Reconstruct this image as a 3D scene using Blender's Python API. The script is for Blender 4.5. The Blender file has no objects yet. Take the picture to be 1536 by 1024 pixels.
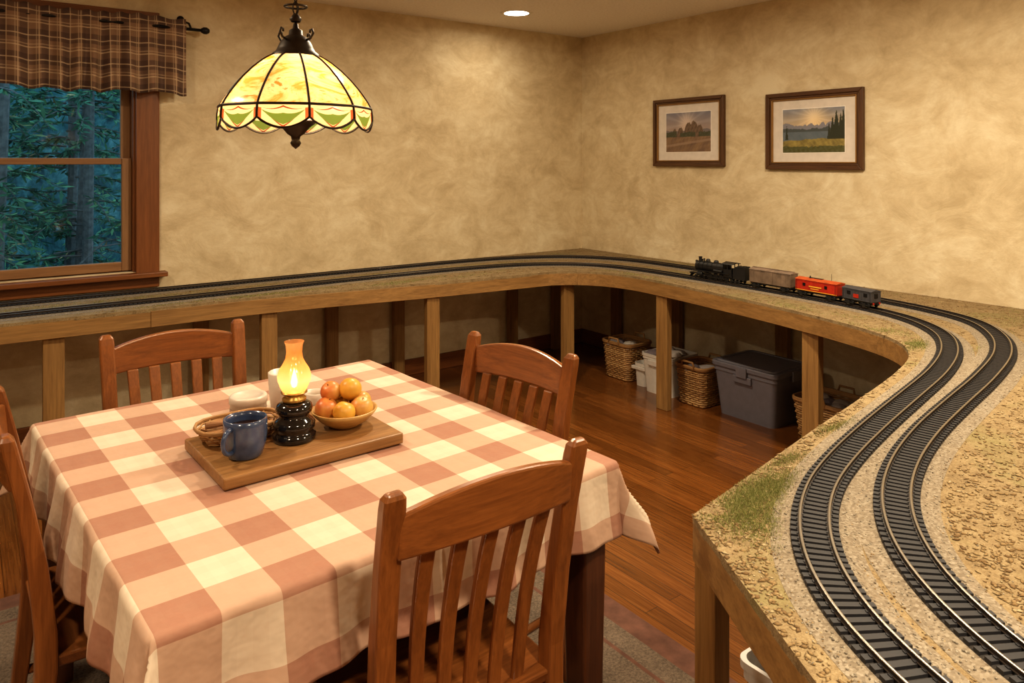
import bpy, bmesh, math, random
import numpy as np
from mathutils import Vector, Matrix
random.seed(7); rng=np.random.default_rng(7)
S=bpy.context.scene
COL=S.collection
pi=math.pi
S.view_settings.view_transform='Standard'
for lk in ('Medium High Contrast','Standard - Medium High Contrast'):
    try: S.view_settings.look=lk; break
    except Exception: pass
# ------------------------------------------------------------ materials
def newmat(name):
    m=bpy.data.materials.new(name); m.use_nodes=True
    nt=m.node_tree; b=nt.nodes['Principled BSDF']
    return m,nt,b
def setc(sock,c): sock.default_value=(c[0],c[1],c[2],1)
def ramp(nt,stops,fac):
    r=nt.nodes.new('ShaderNodeValToRGB')
    e=r.color_ramp.elements
    while len(e)<len(stops): e.new(0.5)
    for i,(p,c) in enumerate(stops):
        e[i].position=p; e[i].color=(c[0],c[1],c[2],1)
    nt.links.new(fac,r.inputs[0]); return r
def coords(nt,kind='Object',scale=(1,1,1),rot=(0,0,0)):
    tc=nt.nodes.new('ShaderNodeTexCoord'); mp=nt.nodes.new('ShaderNodeMapping')
    mp.inputs['Scale'].default_value=scale; mp.inputs['Rotation'].default_value=rot
    nt.links.new(tc.outputs[kind],mp.inputs[0]); return mp.outputs[0]
def noise(nt,vec,scale,detail=4,rough=0.55,dist=0.0):
    n=nt.nodes.new('ShaderNodeTexNoise'); n.inputs['Scale'].default_value=scale
    n.inputs['Detail'].default_value=detail; n.inputs['Roughness'].default_value=rough
    n.inputs['Distortion'].default_value=dist
    nt.links.new(vec,n.inputs['Vector']); return n
def bump(nt,b,h,strength,dist=0.01):
    n=nt.nodes.new('ShaderNodeBump'); n.inputs['Strength'].default_value=strength
    n.inputs['Distance'].default_value=dist
    nt.links.new(h,n.inputs['Height']); nt.links.new(n.outputs[0],b.inputs['Normal']); return n
def math_(nt,op,a,b=None,clamp=False):
    n=nt.nodes.new('ShaderNodeMath'); n.operation=op; n.use_clamp=clamp
    for i,x in enumerate((a,b)):
        if x is None: continue
        if isinstance(x,(int,float)): n.inputs[i].default_value=x
        else: nt.links.new(x,n.inputs[i])
    return n.outputs[0]
def mixc(nt,fac,a,b,bt='MIX'):
    n=nt.nodes.new('ShaderNodeMix'); n.data_type='RGBA'; n.blend_type=bt
    for s,x in ((n.inputs[0],fac),(n.inputs[6],a),(n.inputs[7],b)):
        if isinstance(x,(int,float)): s.default_value=x
        elif isinstance(x,tuple): s.default_value=(x[0],x[1],x[2],1)
        else: nt.links.new(x,s)
    return n.outputs[2]
def plain(name,c,rough=0.5,metal=0.0,emis=None,es=0,coat=0,var=0.06,spec=0.5):
    m,nt,b=newmat(name)
    v=coords(nt); n=noise(nt,v,25)
    r=ramp(nt,[(0.3,[x*(1-var) for x in c]),(0.7,[min(1,x*(1+var)) for x in c])],n.outputs[0])
    nt.links.new(r.outputs[0],b.inputs['Base Color'])
    b.inputs['Roughness'].default_value=rough; b.inputs['Metallic'].default_value=metal
    b.inputs['Specular IOR Level'].default_value=spec
    b.inputs['Coat Weight'].default_value=coat
    if emis: setc(b.inputs['Emission Color'],emis); b.inputs['Emission Strength'].default_value=es
    return m
def wood(name,dark,light,axis,rough=0.4,fs=1.0,coat=0.0,bs=0.12):
    m,nt,b=newmat(name)
    sc=[30*fs]*3; sc[axis]=1.6*fs
    v=coords(nt,'Object',tuple(sc))
    n=noise(nt,v,1.6,6,0.6,0.6); n2=noise(nt,v,7,3,0.6,0.2)
    f=math_(nt,'ADD',math_(nt,'MULTIPLY',n.outputs[0],0.62),math_(nt,'MULTIPLY',n2.outputs[0],0.38))
    mid=[(a+c)/2 for a,c in zip(dark,light)]
    r=ramp(nt,[(0.3,dark),(0.5,mid),(0.7,light)],f)
    nt.links.new(r.outputs[0],b.inputs['Base Color'])
    b.inputs['Roughness'].default_value=rough; b.inputs['Coat Weight'].default_value=coat
    b.inputs['Coat Roughness'].default_value=0.2
    bump(nt,b,f,bs,0.002); return m
def woodset(name,d,l,**k): return [wood(name+'_'+a,d,l,i,**k) for i,a in enumerate('xyz')]
CH=woodset('chair_cherry_wood',(0.135,0.043,0.011),(0.30,0.108,0.028),rough=0.32,coat=0.25,fs=1.3)
TB=woodset('table_dark_wood',(0.05,0.016,0.007),(0.13,0.045,0.017),rough=0.38)
PN=woodset('pine_lumber',(0.17,0.088,0.028),(0.38,0.22,0.078),rough=0.55,fs=0.8)
TR=woodset('window_trim_wood',(0.13,0.043,0.012),(0.26,0.095,0.028),rough=0.4)
FRM=woodset('frame_walnut',(0.05,0.022,0.010),(0.14,0.065,0.026),rough=0.35)
BRD=woodset('board_wood',(0.17,0.08,0.026),(0.37,0.195,0.07),rough=0.45)
BWL=woodset('bowl_wood',(0.42,0.24,0.08),(0.64,0.41,0.16),rough=0.4)

def wallmat():
    m,nt,b=newmat('plaster_wall')
    v=coords(nt,'Object',(1,1,1.35))
    n1=noise(nt,v,1.5,9,0.62,0.35); n2=noise(nt,v,3.6,9,0.70,0.7); n3=noise(nt,v,38,5,0.6); n4=noise(nt,v,11,6,0.65,0.5)
    f=math_(nt,'ADD',math_(nt,'ADD',math_(nt,'MULTIPLY',n1.outputs[0],0.34),math_(nt,'MULTIPLY',n2.outputs[0],0.46)),math_(nt,'MULTIPLY',n4.outputs[0],0.2))
    r=ramp(nt,[(0.40,(0.51,0.405,0.25)),(0.5,(0.635,0.525,0.345)),(0.60,(0.75,0.66,0.475))],f)
    nt.links.new(r.outputs[0],b.inputs['Base Color']); b.inputs['Roughness'].default_value=0.7
    h=math_(nt,'ADD',n2.outputs[0],math_(nt,'MULTIPLY',n3.outputs[0],0.2))
    bump(nt,b,h,0.3,0.02); return m
WALL=wallmat()
def ceilmat():
    m,nt,b=newmat('textured_ceiling'); v=coords(nt)
    n=noise(nt,v,60,5); r=ramp(nt,[(0.3,(0.74,0.69,0.64)),(0.7,(0.86,0.81,0.76))],n.outputs[0])
    nt.links.new(r.outputs[0],b.inputs['Base Color']); b.inputs['Roughness'].default_value=0.9
    bump(nt,b,n.outputs[0],0.4,0.01); return m
def floormat():
    m,nt,b=newmat('oak_floor_strips')
    v=coords(nt,'Object',(1,1,1),(0,0,pi/2))
    br=nt.nodes.new('ShaderNodeTexBrick'); nt.links.new(v,br.inputs[0])
    br.inputs['Scale'].default_value=1; br.inputs['Brick Width'].default_value=1.1
    br.inputs['Row Height'].default_value=0.058; br.inputs['Mortar Size'].default_value=0.001
    br.offset=0.37; setc(br.inputs['Color1'],(0.75,0.75,0.75)); setc(br.inputs['Color2'],(1.15,1.15,1.15)); setc(br.inputs['Mortar'],(0.25,0.25,0.25))
    v2=coords(nt,'Object',(70,2.2,1)); n=noise(nt,v2,2,6,0.65,0.4)
    r=ramp(nt,[(0.25,(0.09,0.029,0.007)),(0.5,(0.17,0.061,0.014)),(0.75,(0.25,0.10,0.025))],n.outputs[0])
    c=mixc(nt,1.0,r.outputs[0],br.outputs[0],'MULTIPLY')
    nt.links.new(c,b.inputs['Base Color'])
    rr=ramp(nt,[(0.3,(0.18,0.18,0.18)),(0.7,(0.27,0.27,0.27))],n.outputs[0]); nt.links.new(rr.outputs[0],b.inputs['Roughness'])
    b.inputs['Coat Weight'].default_value=.4; b.inputs['Coat Roughness'].default_value=.14
    bump(nt,b,br.outputs[1],-0.25,0.002); return m
def clothmat():
    m,nt,b=newmat('buffalo_check_cloth')
    tc=nt.nodes.new('ShaderNodeTexCoord'); sp=nt.nodes.new('ShaderNodeSeparateXYZ'); nt.links.new(tc.outputs['UV'],sp.inputs[0])
    def stripe(o,per,w=0.5):
        return math_(nt,'LESS_THAN',math_(nt,'FRACT',math_(nt,'MULTIPLY',o,1/per)),w)
    a=stripe(sp.outputs[0],0.205); c=stripe(sp.outputs[1],0.205)
    n=noise(nt,coords(nt,'UV'),6,4)
    cream=(0.63,0.515,0.40); mid=(0.475,0.30,0.212); brick=(0.31,0.138,0.088)
    c1=mixc(nt,a,cream,mid); c2=mixc(nt,a,mid,brick); cc=mixc(nt,c,c1,c2)
    t1=stripe(sp.outputs[0],0.05125,0.5); t2=stripe(sp.outputs[1],0.05125,0.5)
    tt=math_(nt,'MULTIPLY',math_(nt,'ADD',t1,t2),0.06)
    cc=mixc(nt,tt,cc,(0.38,0.23,0.15))
    fine=noise(nt,coords(nt,'UV',(1,12,1)),90,2)
    cc=mixc(nt,math_(nt,'MULTIPLY',fine.outputs[0],0.10),cc,(0.74,0.62,0.48))
    nt.links.new(cc,b.inputs['Base Color']); b.inputs['Roughness'].default_value=0.8
    bump(nt,b,n.outputs[0],0.6,0.02); return m
def plaidmat():
    m,nt,b=newmat('valance_plaid')
    tc=nt.nodes.new('ShaderNodeTexCoord'); sp=nt.nodes.new('ShaderNodeSeparateXYZ'); nt.links.new(tc.outputs['UV'],sp.inputs[0])
    def stripe(o,per,w,off=0):
        return math_(nt,'LESS_THAN',math_(nt,'FRACT',math_(nt,'ADD',math_(nt,'MULTIPLY',o,1/per),off)),w)
    P_=.125
    c=mixc(nt,math_(nt,'MULTIPLY',stripe(sp.outputs[0],P_,0.42),0.6),(0.27,0.165,0.105),(0.07,0.04,0.036))
    c=mixc(nt,math_(nt,'MULTIPLY',stripe(sp.outputs[1],P_,0.42),0.6),c,(0.07,0.04,0.036))
    for k,off,a in ((0,0.12,.6),(1,0.3,.6),(0,0.24,.35),(1,.42,.35),(0,0.62,.6),(1,0.78,.6)):
        c=mixc(nt,math_(nt,'MULTIPLY',stripe(sp.outputs[k],P_,0.05,off),a),c,(0.62,0.47,0.31))
    nt.links.new(c,b.inputs['Base Color']); b.inputs['Roughness'].default_value=0.9; return m
def terrainmat():
    m,nt,b=newmat('layout_ground_cover'); v=coords(nt)
    n1=noise(nt,v,3.5,6,0.6,0.5); n2=noise(nt,v,190,3,0.7); n3=noise(nt,v,28,5,0.65)
    f=math_(nt,'ADD',math_(nt,'MULTIPLY',n3.outputs[0],0.5),math_(nt,'MULTIPLY',n2.outputs[0],0.5))
    r=ramp(nt,[(0.35,(0.15,0.10,0.048)),(0.5,(0.25,0.178,0.09)),(0.65,(0.34,0.26,0.145))],f)
    g=ramp(nt,[(0.54,(0,0,0)),(0.66,(1,1,1))],n1.outputs[0])
    c=mixc(nt,math_(nt,'MULTIPLY',g.outputs[0],0.45),r.outputs[0],(0.185,0.175,0.065))
    nt.links.new(c,b.inputs['Base Color']); b.inputs['Roughness'].default_value=0.95
    bump(nt,b,f,0.7,0.006); return m
def ballastmat():
    m,nt,b=newmat('track_ballast'); v=coords(nt)
    vo=nt.nodes.new('ShaderNodeTexVoronoi'); vo.inputs['Scale'].default_value=230; nt.links.new(v,vo.inputs['Vector'])
    sp=nt.nodes.new('ShaderNodeSeparateColor'); nt.links.new(vo.outputs['Color'],sp.inputs[0])
    r=ramp(nt,[(0.0,(0.13,0.105,0.078)),(0.4,(0.20,0.165,0.122)),(0.75,(0.25,0.212,0.16)),(1,(0.32,0.28,0.22))],sp.outputs[0])
    n=noise(nt,v,9,4); c=mixc(nt,math_(nt,'MULTIPLY',n.outputs[0],0.35),r.outputs[0],(0.26,0.185,0.10))
    nt.links.new(c,b.inputs['Base Color']); b.inputs['Roughness'].default_value=0.95
    bump(nt,b,vo.outputs['Distance'],-0.8,0.004); return m
def islandmat(name,stops,rough=0.9):
    m,nt,b=newmat(name); g=nt.nodes.new('ShaderNodeNewGeometry')
    r=ramp(nt,stops,g.outputs['Random Per Island']); nt.links.new(r.outputs[0],b.inputs['Base Color'])
    b.inputs['Roughness'].default_value=rough; return m
def rugmat():
    m,nt,b=newmat('woven_rug'); v=coords(nt); n=noise(nt,v,140,3,0.7); n2=noise(nt,v,7,4)
    f=math_(nt,'ADD',math_(nt,'MULTIPLY',n.outputs[0],0.7),math_(nt,'MULTIPLY',n2.outputs[0],0.3))
    r=ramp(nt,[(0.35,(0.07,0.050,0.035)),(0.65,(0.21,0.155,0.11))],f)
    nt.links.new(r.outputs[0],b.inputs['Base Color']); b.inputs['Roughness'].default_value=1; bump(nt,b,n.outputs[0],0.8,0.005); return m
CEIL=ceilmat(); FLOOR=floormat(); CLOTH=clothmat(); PLAID=plaidmat(); TERR=terrainmat(); BALL=ballastmat(); RUG=rugmat()
RUGB=plain('rug_border',(0.13,0.06,0.04),1.0,var=0.25)
BLK=plain('black_iron',(0.012,0.010,0.010),0.45,0.3)
BRONZE=plain('dark_bronze',(0.04,0.030,0.022),0.45,0.6)
BLKP=plain('track_tie_plastic',(0.019,0.018,0.021),0.65)
RAILM=plain('nickel_rail_head',(0.38,0.35,0.31),0.3,0.9)
RAILS=plain('rail_web_brown',(0.045,0.033,0.026),0.5,0.4)
ROADB=plain('dark_roadbed',(0.042,0.037,0.034),0.95,var=0.3)
LOCO=plain('loco_black',(0.012,0.012,0.013),0.4)
WHITE=plain('white_ceramic',(0.62,0.54,0.46),0.35)
BRASS=plain('aged_brass',(0.50,0.30,0.09),0.35,0.85)
BLKG=plain('black_glazed_ceramic',(0.010,0.008,0.008),0.12,coat=0.6)
BLUE=plain('blue_glaze',(0.05,0.075,0.15),0.22,coat=0.5,var=0.3)
GREYP=plain('grey_plastic',(0.17,0.165,0.20),0.45)
GREYL=plain('grey_plastic_light',(0.74,0.71,0.68),0.45)
MILKP=plain('milky_plastic',(0.74,0.71,0.66),0.4)
CLUT=islandmat('folded_cloths',[(0,(0.35,0.3,0.28)),(0.4,(0.6,0.55,0.5)),(0.7,(0.2,0.17,0.2)),(1,(0.5,0.35,0.25))])
WICK=islandmat('wicker_strands',[(0,(0.26,0.135,0.05)),(0.5,(0.40,0.225,0.09)),(1,(0.52,0.33,0.15))],0.6)
# ------------------------------------------------------------ mesh helpers
def empty(name,loc=(0,0,0),rz=0):
    e=bpy.data.objects.new(name,None); e.empty_display_size=0.05; e.location=loc; e.rotation_euler=(0,0,rz); COL.objects.link(e); return e
def mk(name,verts,faces,mat,parent=None,smooth=False,bevel=0,loc=None,rot=None,solid=0,sub=0,seg=2):
    me=bpy.data.meshes.new(name); me.from_pydata([tuple(v) for v in verts],[],faces); me.update()
    bm=bmesh.new(); bm.from_mesh(me); bmesh.ops.recalc_face_normals(bm,faces=bm.faces); bm.to_mesh(me); bm.free()
    o=bpy.data.objects.new(name,me); COL.objects.link(o)
    if isinstance(mat,list) and len(mat)==3:
        bb=np.array([tuple(v.co) for v in me.vertices]); d=bb.max(0)-bb.min(0); mat=mat[int(np.argmax(d))]
    if mat is not None: me.materials.append(mat)
    if smooth:
        for p in me.polygons: p.use_smooth=True
    if parent: o.parent=parent
    if loc is not None: o.location=loc
    if rot is not None: o.rotation_euler=rot
    if solid:
        md=o.modifiers.new('s','SOLIDIFY'); md.thickness=solid; md.offset=0
    if bevel:
        md=o.modifiers.new('b','BEVEL'); md.width=bevel; md.segments=seg; md.limit_method='ANGLE'; md.angle_limit=0.6
    if sub:
        md=o.modifiers.new('u','SUBSURF'); md.levels=sub; md.render_levels=sub
    return o
CF=[(0,1,2,3),(4,7,6,5),(0,4,5,1),(1,5,6,2),(2,6,7,3),(3,7,4,0)]
def boxv(a,b):
    (x0,y0,z0),(x1,y1,z1)=a,b
    return [(x0,y0,z0),(x1,y0,z0),(x1,y1,z0),(x0,y1,z0),(x0,y0,z1),(x1,y0,z1),(x1,y1,z1),(x0,y1,z1)]
def box(name,a,b,mat,parent=None,bevel=0.003,**k): return mk(name,boxv(a,b),CF,mat,parent,bevel=bevel,**k)
def cbox(name,c,s,mat,parent=None,bevel=0.003,**k):
    return box(name,[c[i]-s[i]/2 for i in range(3)],[c[i]+s[i]/2 for i in range(3)],mat,parent,bevel,**k)
class Acc:
    def __init__(s): s.v=[]; s.f=[]
    def add(s,v,f):
        o=len(s.v); s.v+= [tuple(p) for p in v]; s.f+=[tuple(i+o for i in q) for q in f]
    def box(s,a,b): s.add(boxv(a,b),CF)
    def obox(s,c,ax,half):
        c=Vector(c); X,Y,Z=[Vector(q) for q in ax]
        v=[c+X*(i*half[0])+Y*(j*half[1])+Z*(k*half[2]) for k in(-1,1) for (i,j) in((-1,-1),(1,-1),(1,1),(-1,1))]
        s.add(v,CF)
    def tube(s,pts,r,n=6,closed=False,cap=True):
        v,f=tube(pts,r,n,closed,cap); s.add(v,f)
    def lathe(s,prof,n=24,axis='z',c=(0,0,0)):
        v,f=lathe(prof,n)
        if axis=='x': v=[(z,x,y) for x,y,z in v]
        if axis=='y': v=[(x,z,y) for x,y,z in v]
        s.add([(x+c[0],y+c[1],z+c[2]) for x,y,z in v],f)
    def mk(s,name,mat,parent=None,**k): return mk(name,s.v,s.f,mat,parent,**k)
def tube(pts,r,n=6,closed=False,cap=True):
    pts=[Vector(p) for p in pts]; m=len(pts); v=[];f=[]
    rr=r if isinstance(r,(list,tuple)) else [r]*m
    prev=None
    for i,p in enumerate(pts):
        if closed: t=pts[(i+1)%m]-pts[i-1]
        else: t=pts[min(i+1,m-1)]-pts[max(i-1,0)]
        t.normalize()
        if prev is None:
            a=Vector((0,0,1)) if abs(t.z)<0.9 else Vector((1,0,0)); u=t.cross(a).normalized()
        else: u=(prev-t*prev.dot(t)).normalized()
        prev=u; w=t.cross(u)
        for k in range(n):
            an=2*pi*k/n; v.append(p+u*(math.cos(an)*rr[i])+w*(math.sin(an)*rr[i]))
    for i in range(m if closed else m-1):
        for k in range(n):
            a=i*n+k;b=i*n+(k+1)%n;c=((i+1)%m)*n+(k+1)%n;d=((i+1)%m)*n+k; f.append((a,b,c,d))
    if cap and not closed: f.append(tuple(range(n-1,-1,-1))); f.append(tuple((m-1)*n+k for k in range(n)))
    return v,f
def lathe(prof,n=32):
    v=[];f=[];rings=[]
    for r,z in prof:
        if r<1e-5: rings.append([len(v)]); v.append((0,0,z))
        else:
            rings.append(list(range(len(v),len(v)+n)))
            for k in range(n): a=2*pi*k/n; v.append((r*math.cos(a),r*math.sin(a),z))
    for A,B in zip(rings,rings[1:]):
        for k in range(n):
            k2=(k+1)%n
            if len(A)==1 and len(B)==1: continue
            if len(A)==1: f.append((A[0],B[k],B[k2]))
            elif len(B)==1: f.append((A[k],A[k2],B[0]))
            else: f.append((A[k],A[k2],B[k2],B[k]))
    return v,f
def loft(rings):
    n=len(rings[0]); v=[p for r in rings for p in r]; f=[]
    for i in range(len(rings)-1):
        for k in range(n):
            k2=(k+1)%n; f.append((i*n+k,i*n+k2,(i+1)*n+k2,(i+1)*n+k))
    f.append(tuple(range(n))[::-1]); f.append(tuple((len(rings)-1)*n+k for k in range(n))); return v,f
def rectring(c,w,d,yaw=0):
    x,y,z=c; return [(x-w/2,y-d/2,z),(x+w/2,y-d/2,z),(x+w/2,y+d/2,z),(x-w/2,y+d/2,z)]
def catmull(P,step=0.02):
    P=[np.array(p,float) for p in P]; P=[2*P[0]-P[1]]+P+[2*P[-1]-P[-2]]; out=[]
    for i in range(1,len(P)-2):
        p0,p1,p2,p3=P[i-1:i+3]
        t0=0;t1=t0+np.linalg.norm(p1-p0)**.5;t2=t1+np.linalg.norm(p2-p1)**.5;t3=t2+np.linalg.norm(p3-p2)**.5
        n=max(4,int(np.linalg.norm(p2-p1)/0.01))
        for t in np.linspace(t1,t2,n,endpoint=False):
            A1=(t1-t)/(t1-t0)*p0+(t-t0)/(t1-t0)*p1;A2=(t2-t)/(t2-t1)*p1+(t-t1)/(t2-t1)*p2;A3=(t3-t)/(t3-t2)*p2+(t-t2)/(t3-t2)*p3
            B1=(t2-t)/(t2-t0)*A1+(t-t0)/(t2-t0)*A2;B2=(t3-t)/(t3-t1)*A2+(t-t1)/(t3-t1)*A3
            out.append((t2-t)/(t2-t1)*B1+(t-t1)/(t2-t1)*B2)
    out.append(P[-2]); out=np.array(out)
    for _ in range(6):
        out[3:-3]=(out[:-6]+out[3:-3]+out[6:])/3
    d=np.r_[0,np.cumsum(np.linalg.norm(np.diff(out,axis=0),axis=1))]
    s=np.arange(0,d[-1],step); return np.c_[np.interp(s,d,out[:,0]),np.interp(s,d,out[:,1])]
def tang(C):
    t=np.gradient(C,axis=0); return t/np.linalg.norm(t,axis=1)[:,None]
# ------------------------------------------------------------ room
XL,YB,ZC=-6.3,-6.6,2.5
WX0,WX1,WZ0,WZ1=-4.62,-3.33,0.865,2.20
box('floor',(XL-.1,YB-.1,-0.06),(0.1,0.1,0),FLOOR,bevel=0)
box('ceiling',(XL-.1,YB-.1,ZC),(0.1,0.1,ZC+.08),CEIL,bevel=0)
a=Acc()
a.box((XL-.1,0,0),(WX0,0.14,ZC)); a.box((WX1,0,0),(0.1,0.14,ZC)); a.box((WX0,0,0),(WX1,0.14,WZ0)); a.box((WX0,0,WZ1),(WX1,0.14,ZC))
a.mk('wall_north',WALL)
box('wall_east',(0,YB,0),(0.1,0,ZC),WALL,bevel=0)
box('wall_west',(XL-.1,YB,0),(XL,0,ZC),WALL,bevel=0)
box('wall_south',(XL-.1,YB-.1,0),(0.1,YB,ZC),WALL,bevel=0)
box('baseboard_north',(XL,-0.018,0),(-0.018,0,0.11),TR,bevel=0.004)
box('baseboard_east',(-0.018,YB,0),(0,0,0.11),TR,bevel=0.004)
# rug
g=empty('area_rug',(-3.3,-2.75,0))
def rugloc(i,z0,z1,n,m): box(n,(-4.75+i+3.3,-3.50+i+2.75,z0),(-2.36-i+3.3,-1.55-i+2.75,z1),m,g,0.002)
rugloc(0,0.0,0.008,'rug_border_band',RUGB); rugloc(.09,0.008,0.011,'rug_field',RUG); rugloc(.17,0.011,0.012,'rug_inner_line',RUGB); rugloc(.185,0.012,0.013,'rug_centre',RUG)
# window
g=empty('window_1',(0,0,0))
def wb(n,a,b,m=TR,bv=0.004): return box(n,a,b,m,g,bv)
wb('casing_right',(WX1-.005,-0.022,0.855),(WX1+.115,0,2.32)); wb('casing_left',(WX0-.115,-0.022,0.855),(WX0+.005,0,2.32))
wb('casing_head',(WX0-.115,-0.024,WZ1-.005),(WX1+.115,0,2.32)); wb('stool',(WX0-.15,-0.07,0.835),(WX1+.15,0.06,0.862))
wb('apron',(WX0-.115,-0.02,0.775),(WX1+.115,0,0.835))
wb('jamb_right',(WX1-.018,0,WZ0),(WX1,0.14,WZ1)); wb('jamb_left',(WX0,0,WZ0),(WX0+.018,0.14,WZ1)); wb('jamb_head',(WX0,0,WZ1-.018),(WX1,0.14,WZ1))
wb('outer_sill',(WX0,0.06,0.85),(WX1,0.17,0.885))
SA=woodset('sash_wood',(0.20,0.10,0.045),(0.32,0.18,0.085),rough=0.4)
def sash(nm,y0,y1,z0,z1,st=0.05,rb=0.05,rt=0.035):
    x0,x1=WX0+.018,WX1-.018
    wb(nm+'_stile_r',(x1-st,y0,z0),(x1,y1,z1),SA); wb(nm+'_stile_l',(x0,y0,z0),(x0+st,y1,z1),SA)
    wb(nm+'_rail_b',(x0+st,y0,z0),(x1-st,y1,z0+rb),SA); wb(nm+'_rail_t',(x0+st,y0,z1-rt),(x1-st,y1,z1),SA)
    return (x0+st,x1-st,z0+rb,z1-rt)
L1=sash('sash_lower',0.035,0.065,0.872,1.50); U1=sash('sash_upper',0.072,0.10,1.465,WZ1-.018,rb=0.035,rt=0.05)
gm,nt,b=newmat('window_glass')
for n in list(nt.nodes):
    if n.type=='BSDF_PRINCIPLED': nt.nodes.remove(n)
tr=nt.nodes.new('ShaderNodeBsdfTransparent'); gl=nt.nodes.new('ShaderNodeBsdfGlossy'); gl.inputs['Roughness'].default_value=0.05; gl.inputs['Color'].default_value=(.7,.85,1,1)
fr=nt.nodes.new('ShaderNodeFresnel'); fr.inputs[0].default_value=1.25
mx=nt.nodes.new('ShaderNodeMixShader'); nt.links.new(fr.outputs[0],mx.inputs[0]); nt.links.new(tr.outputs[0],mx.inputs[1]); nt.links.new(gl.outputs[0],mx.inputs[2]); nt.links.new(mx.outputs[0],nt.nodes['Material Output'].inputs[0])
for nm,L,y in(('glass_lower',L1,0.05),('glass_upper',U1,0.086)):
    mk(nm,[(L[0],y,L[2]),(L[1],y,L[2]),(L[1],y,L[3]),(L[0],y,L[3])],[(0,1,2,3)],gm,g)
# valance + rod
g=empty('plaid_valance',(0,0,0))
def sheet(name,fn,nu,nv,mat,uvf,parent,solid=0):
    v=[];f=[];uv=[]
    for j in range(nv+1):
        for i in range(nu+1):
            v.append(fn(i/nu,j/nv)); uv.append(uvf(i/nu,j/nv))
    for j in range(nv):
        for i in range(nu):
            a=j*(nu+1)+i; f.append((a,a+1,a+nu+2,a+nu+1))
    me=bpy.data.meshes.new(name); me.from_pydata(v,[],f); l=me.uv_layers.new(name='UVMap')
    for p in me.polygons:
        p.use_smooth=True
        for li in p.loop_indices: l.data[li].uv=uv[me.loops[li].vertex_index]
    me.materials.append(mat); o=bpy.data.objects.new(name,me); COL.objects.link(o); o.parent=parent
    if solid: md=o.modifiers.new('s','SOLIDIFY'); md.thickness=solid; md.offset=0
    return o
VX0,VX1=-4.90,-3.09
def vfn(u,v):
    x=VX0+(VX1-VX0)*u; z=2.285-0.425*v
    amp=0.007+0.026*abs(v-0.12)
    ph=x*2*pi/0.095+1.9*math.sin(x*7)+0.6*math.sin(v*3+x*11)
    y=-0.088+amp*math.sin(ph)-0.018*v+0.010*math.sin(x*23)
    if abs(v-.1)<.03: y=-0.088+0.4*(y+0.088)-0.012
    z+=0.008*math.sin(ph*0.5+1)*v+0.007*math.sin(ph)*(1 if v<0.05 else 0)+.006*math.sin(x*9)
    return (x,y,z)
sheet('valance_cloth',vfn,300,22,PLAID,lambda u,v:((VX1-VX0)*u*1.35,0.42*v),g,0.002)
a=Acc(); a.tube([(VX0-.06,-0.085,2.235),(VX1+.085,-0.085,2.235)],0.009,10)
a.lathe([(0,-.024),(.012,-.022),(.02,-.008),(.02,.008),(.012,.022),(0,.026)],16,'x',(VX1+.105,-0.085,2.235))
a.tube([(VX1+.03,-0.085,2.235),(VX1+.02,-0.07,2.27),(VX1+0.0,-0.03,2.285),(VX1-.01,-0.001,2.30)],0.006,8)
a.lathe([(0,0),(.02,0),(.02,.006),(0,.006)],16,'y',(VX1-.01,-0.006,2.30))
a.mk('curtain_rod',BLK,g,smooth=True)
# exterior
g=empty('forest_trees',(-3.9,2.6,0))
LEAF=islandmat('fir_needles',[(0,(0.03,0.08,0.05)),(0.4,(0.055,0.15,0.085)),(0.8,(0.085,0.21,0.115)),(0.96,(0.14,0.26,0.10)),(1,(0.45,0.30,0.15))])
BARK=plain('bark',(0.12,0.105,0.095),0.9,var=0.4)
acc=Acc(); br=Acc()
for t in range(13):
    bx=random.uniform(-1.9,1.9); by=random.uniform(-1.2,2.4)
    br.tube([(bx,by,-.5),(bx+random.uniform(-.1,.1),by,2),(bx+random.uniform(-.2,.2),by,4.5)],[.05,.04,.02],8)
    for k in range(30):
        z=random.uniform(0.2,3.2); an=random.uniform(0,2*pi); L=random.uniform(.4,1.0)
        dx,dy=math.cos(an),math.sin(an); pts=[(bx+dx*L*s,by+dy*L*s,z+.1*s-.45*L*s*s) for s in np.linspace(0,1,6)]
        br.tube(pts,[.010,.009,.007,.006,.004,.002],4)
        for q in range(60):
            s=random.uniform(.15,1); p=Vector((bx+dx*L*s,by+dy*L*s,z+.1*s-.45*L*s*s))
            l=random.uniform(.05,.13); d=Vector((random.gauss(dx*.6,.7),random.gauss(dy*.6,.7),random.gauss(-.2,.35))).normalized()
            sd=d.cross(Vector((random.gauss(0,1),random.gauss(0,1),1))).normalized()*l*.11
            acc.add([p,p+d*l*.5+sd,p+d*l,p+d*l*.5-sd],[(0,1,2,3)])
acc.mk('needles',LEAF,g)
for k in range(70):
    x=random.uniform(-1.5,1.5);y=random.uniform(-1.7,.5);z=random.uniform(-.4,.7); an=random.uniform(-.6,.6); L=random.uniform(.5,1.2)
    br.tube([(x,y,z),(x+L*.5*math.cos(an),y+.1,z+L*.25*math.sin(an*3)+.1),(x+L*math.cos(an),y,z+L*.5*math.sin(an*3))],[.008,.006,.002],5)
br.mk('branches',BARK,g)
fm,nt,b=newmat('distant_forest'); v=coords(nt,'Object',(1,1,.6)); n=noise(nt,v,5,12,.75,.8)
r=ramp(nt,[(.38,(.012,.03,.035)),(.5,(.04,.11,.11)),(.6,(.09,.20,.19)),(.75,(.22,.36,.38))],n.outputs[0]); nt.links.new(r.outputs[0],b.inputs['Base Color']); b.inputs['Roughness'].default_value=1
box('distant_treeline',(-14,6.2,-.6),(8,6.4,3.2),fm,bevel=0)
box('ground_outside',(-14,0.2,-.62),(8,6.3,-.5),plain('forest_floor',(.10,.11,.12),1,var=.5),bevel=0)
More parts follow.
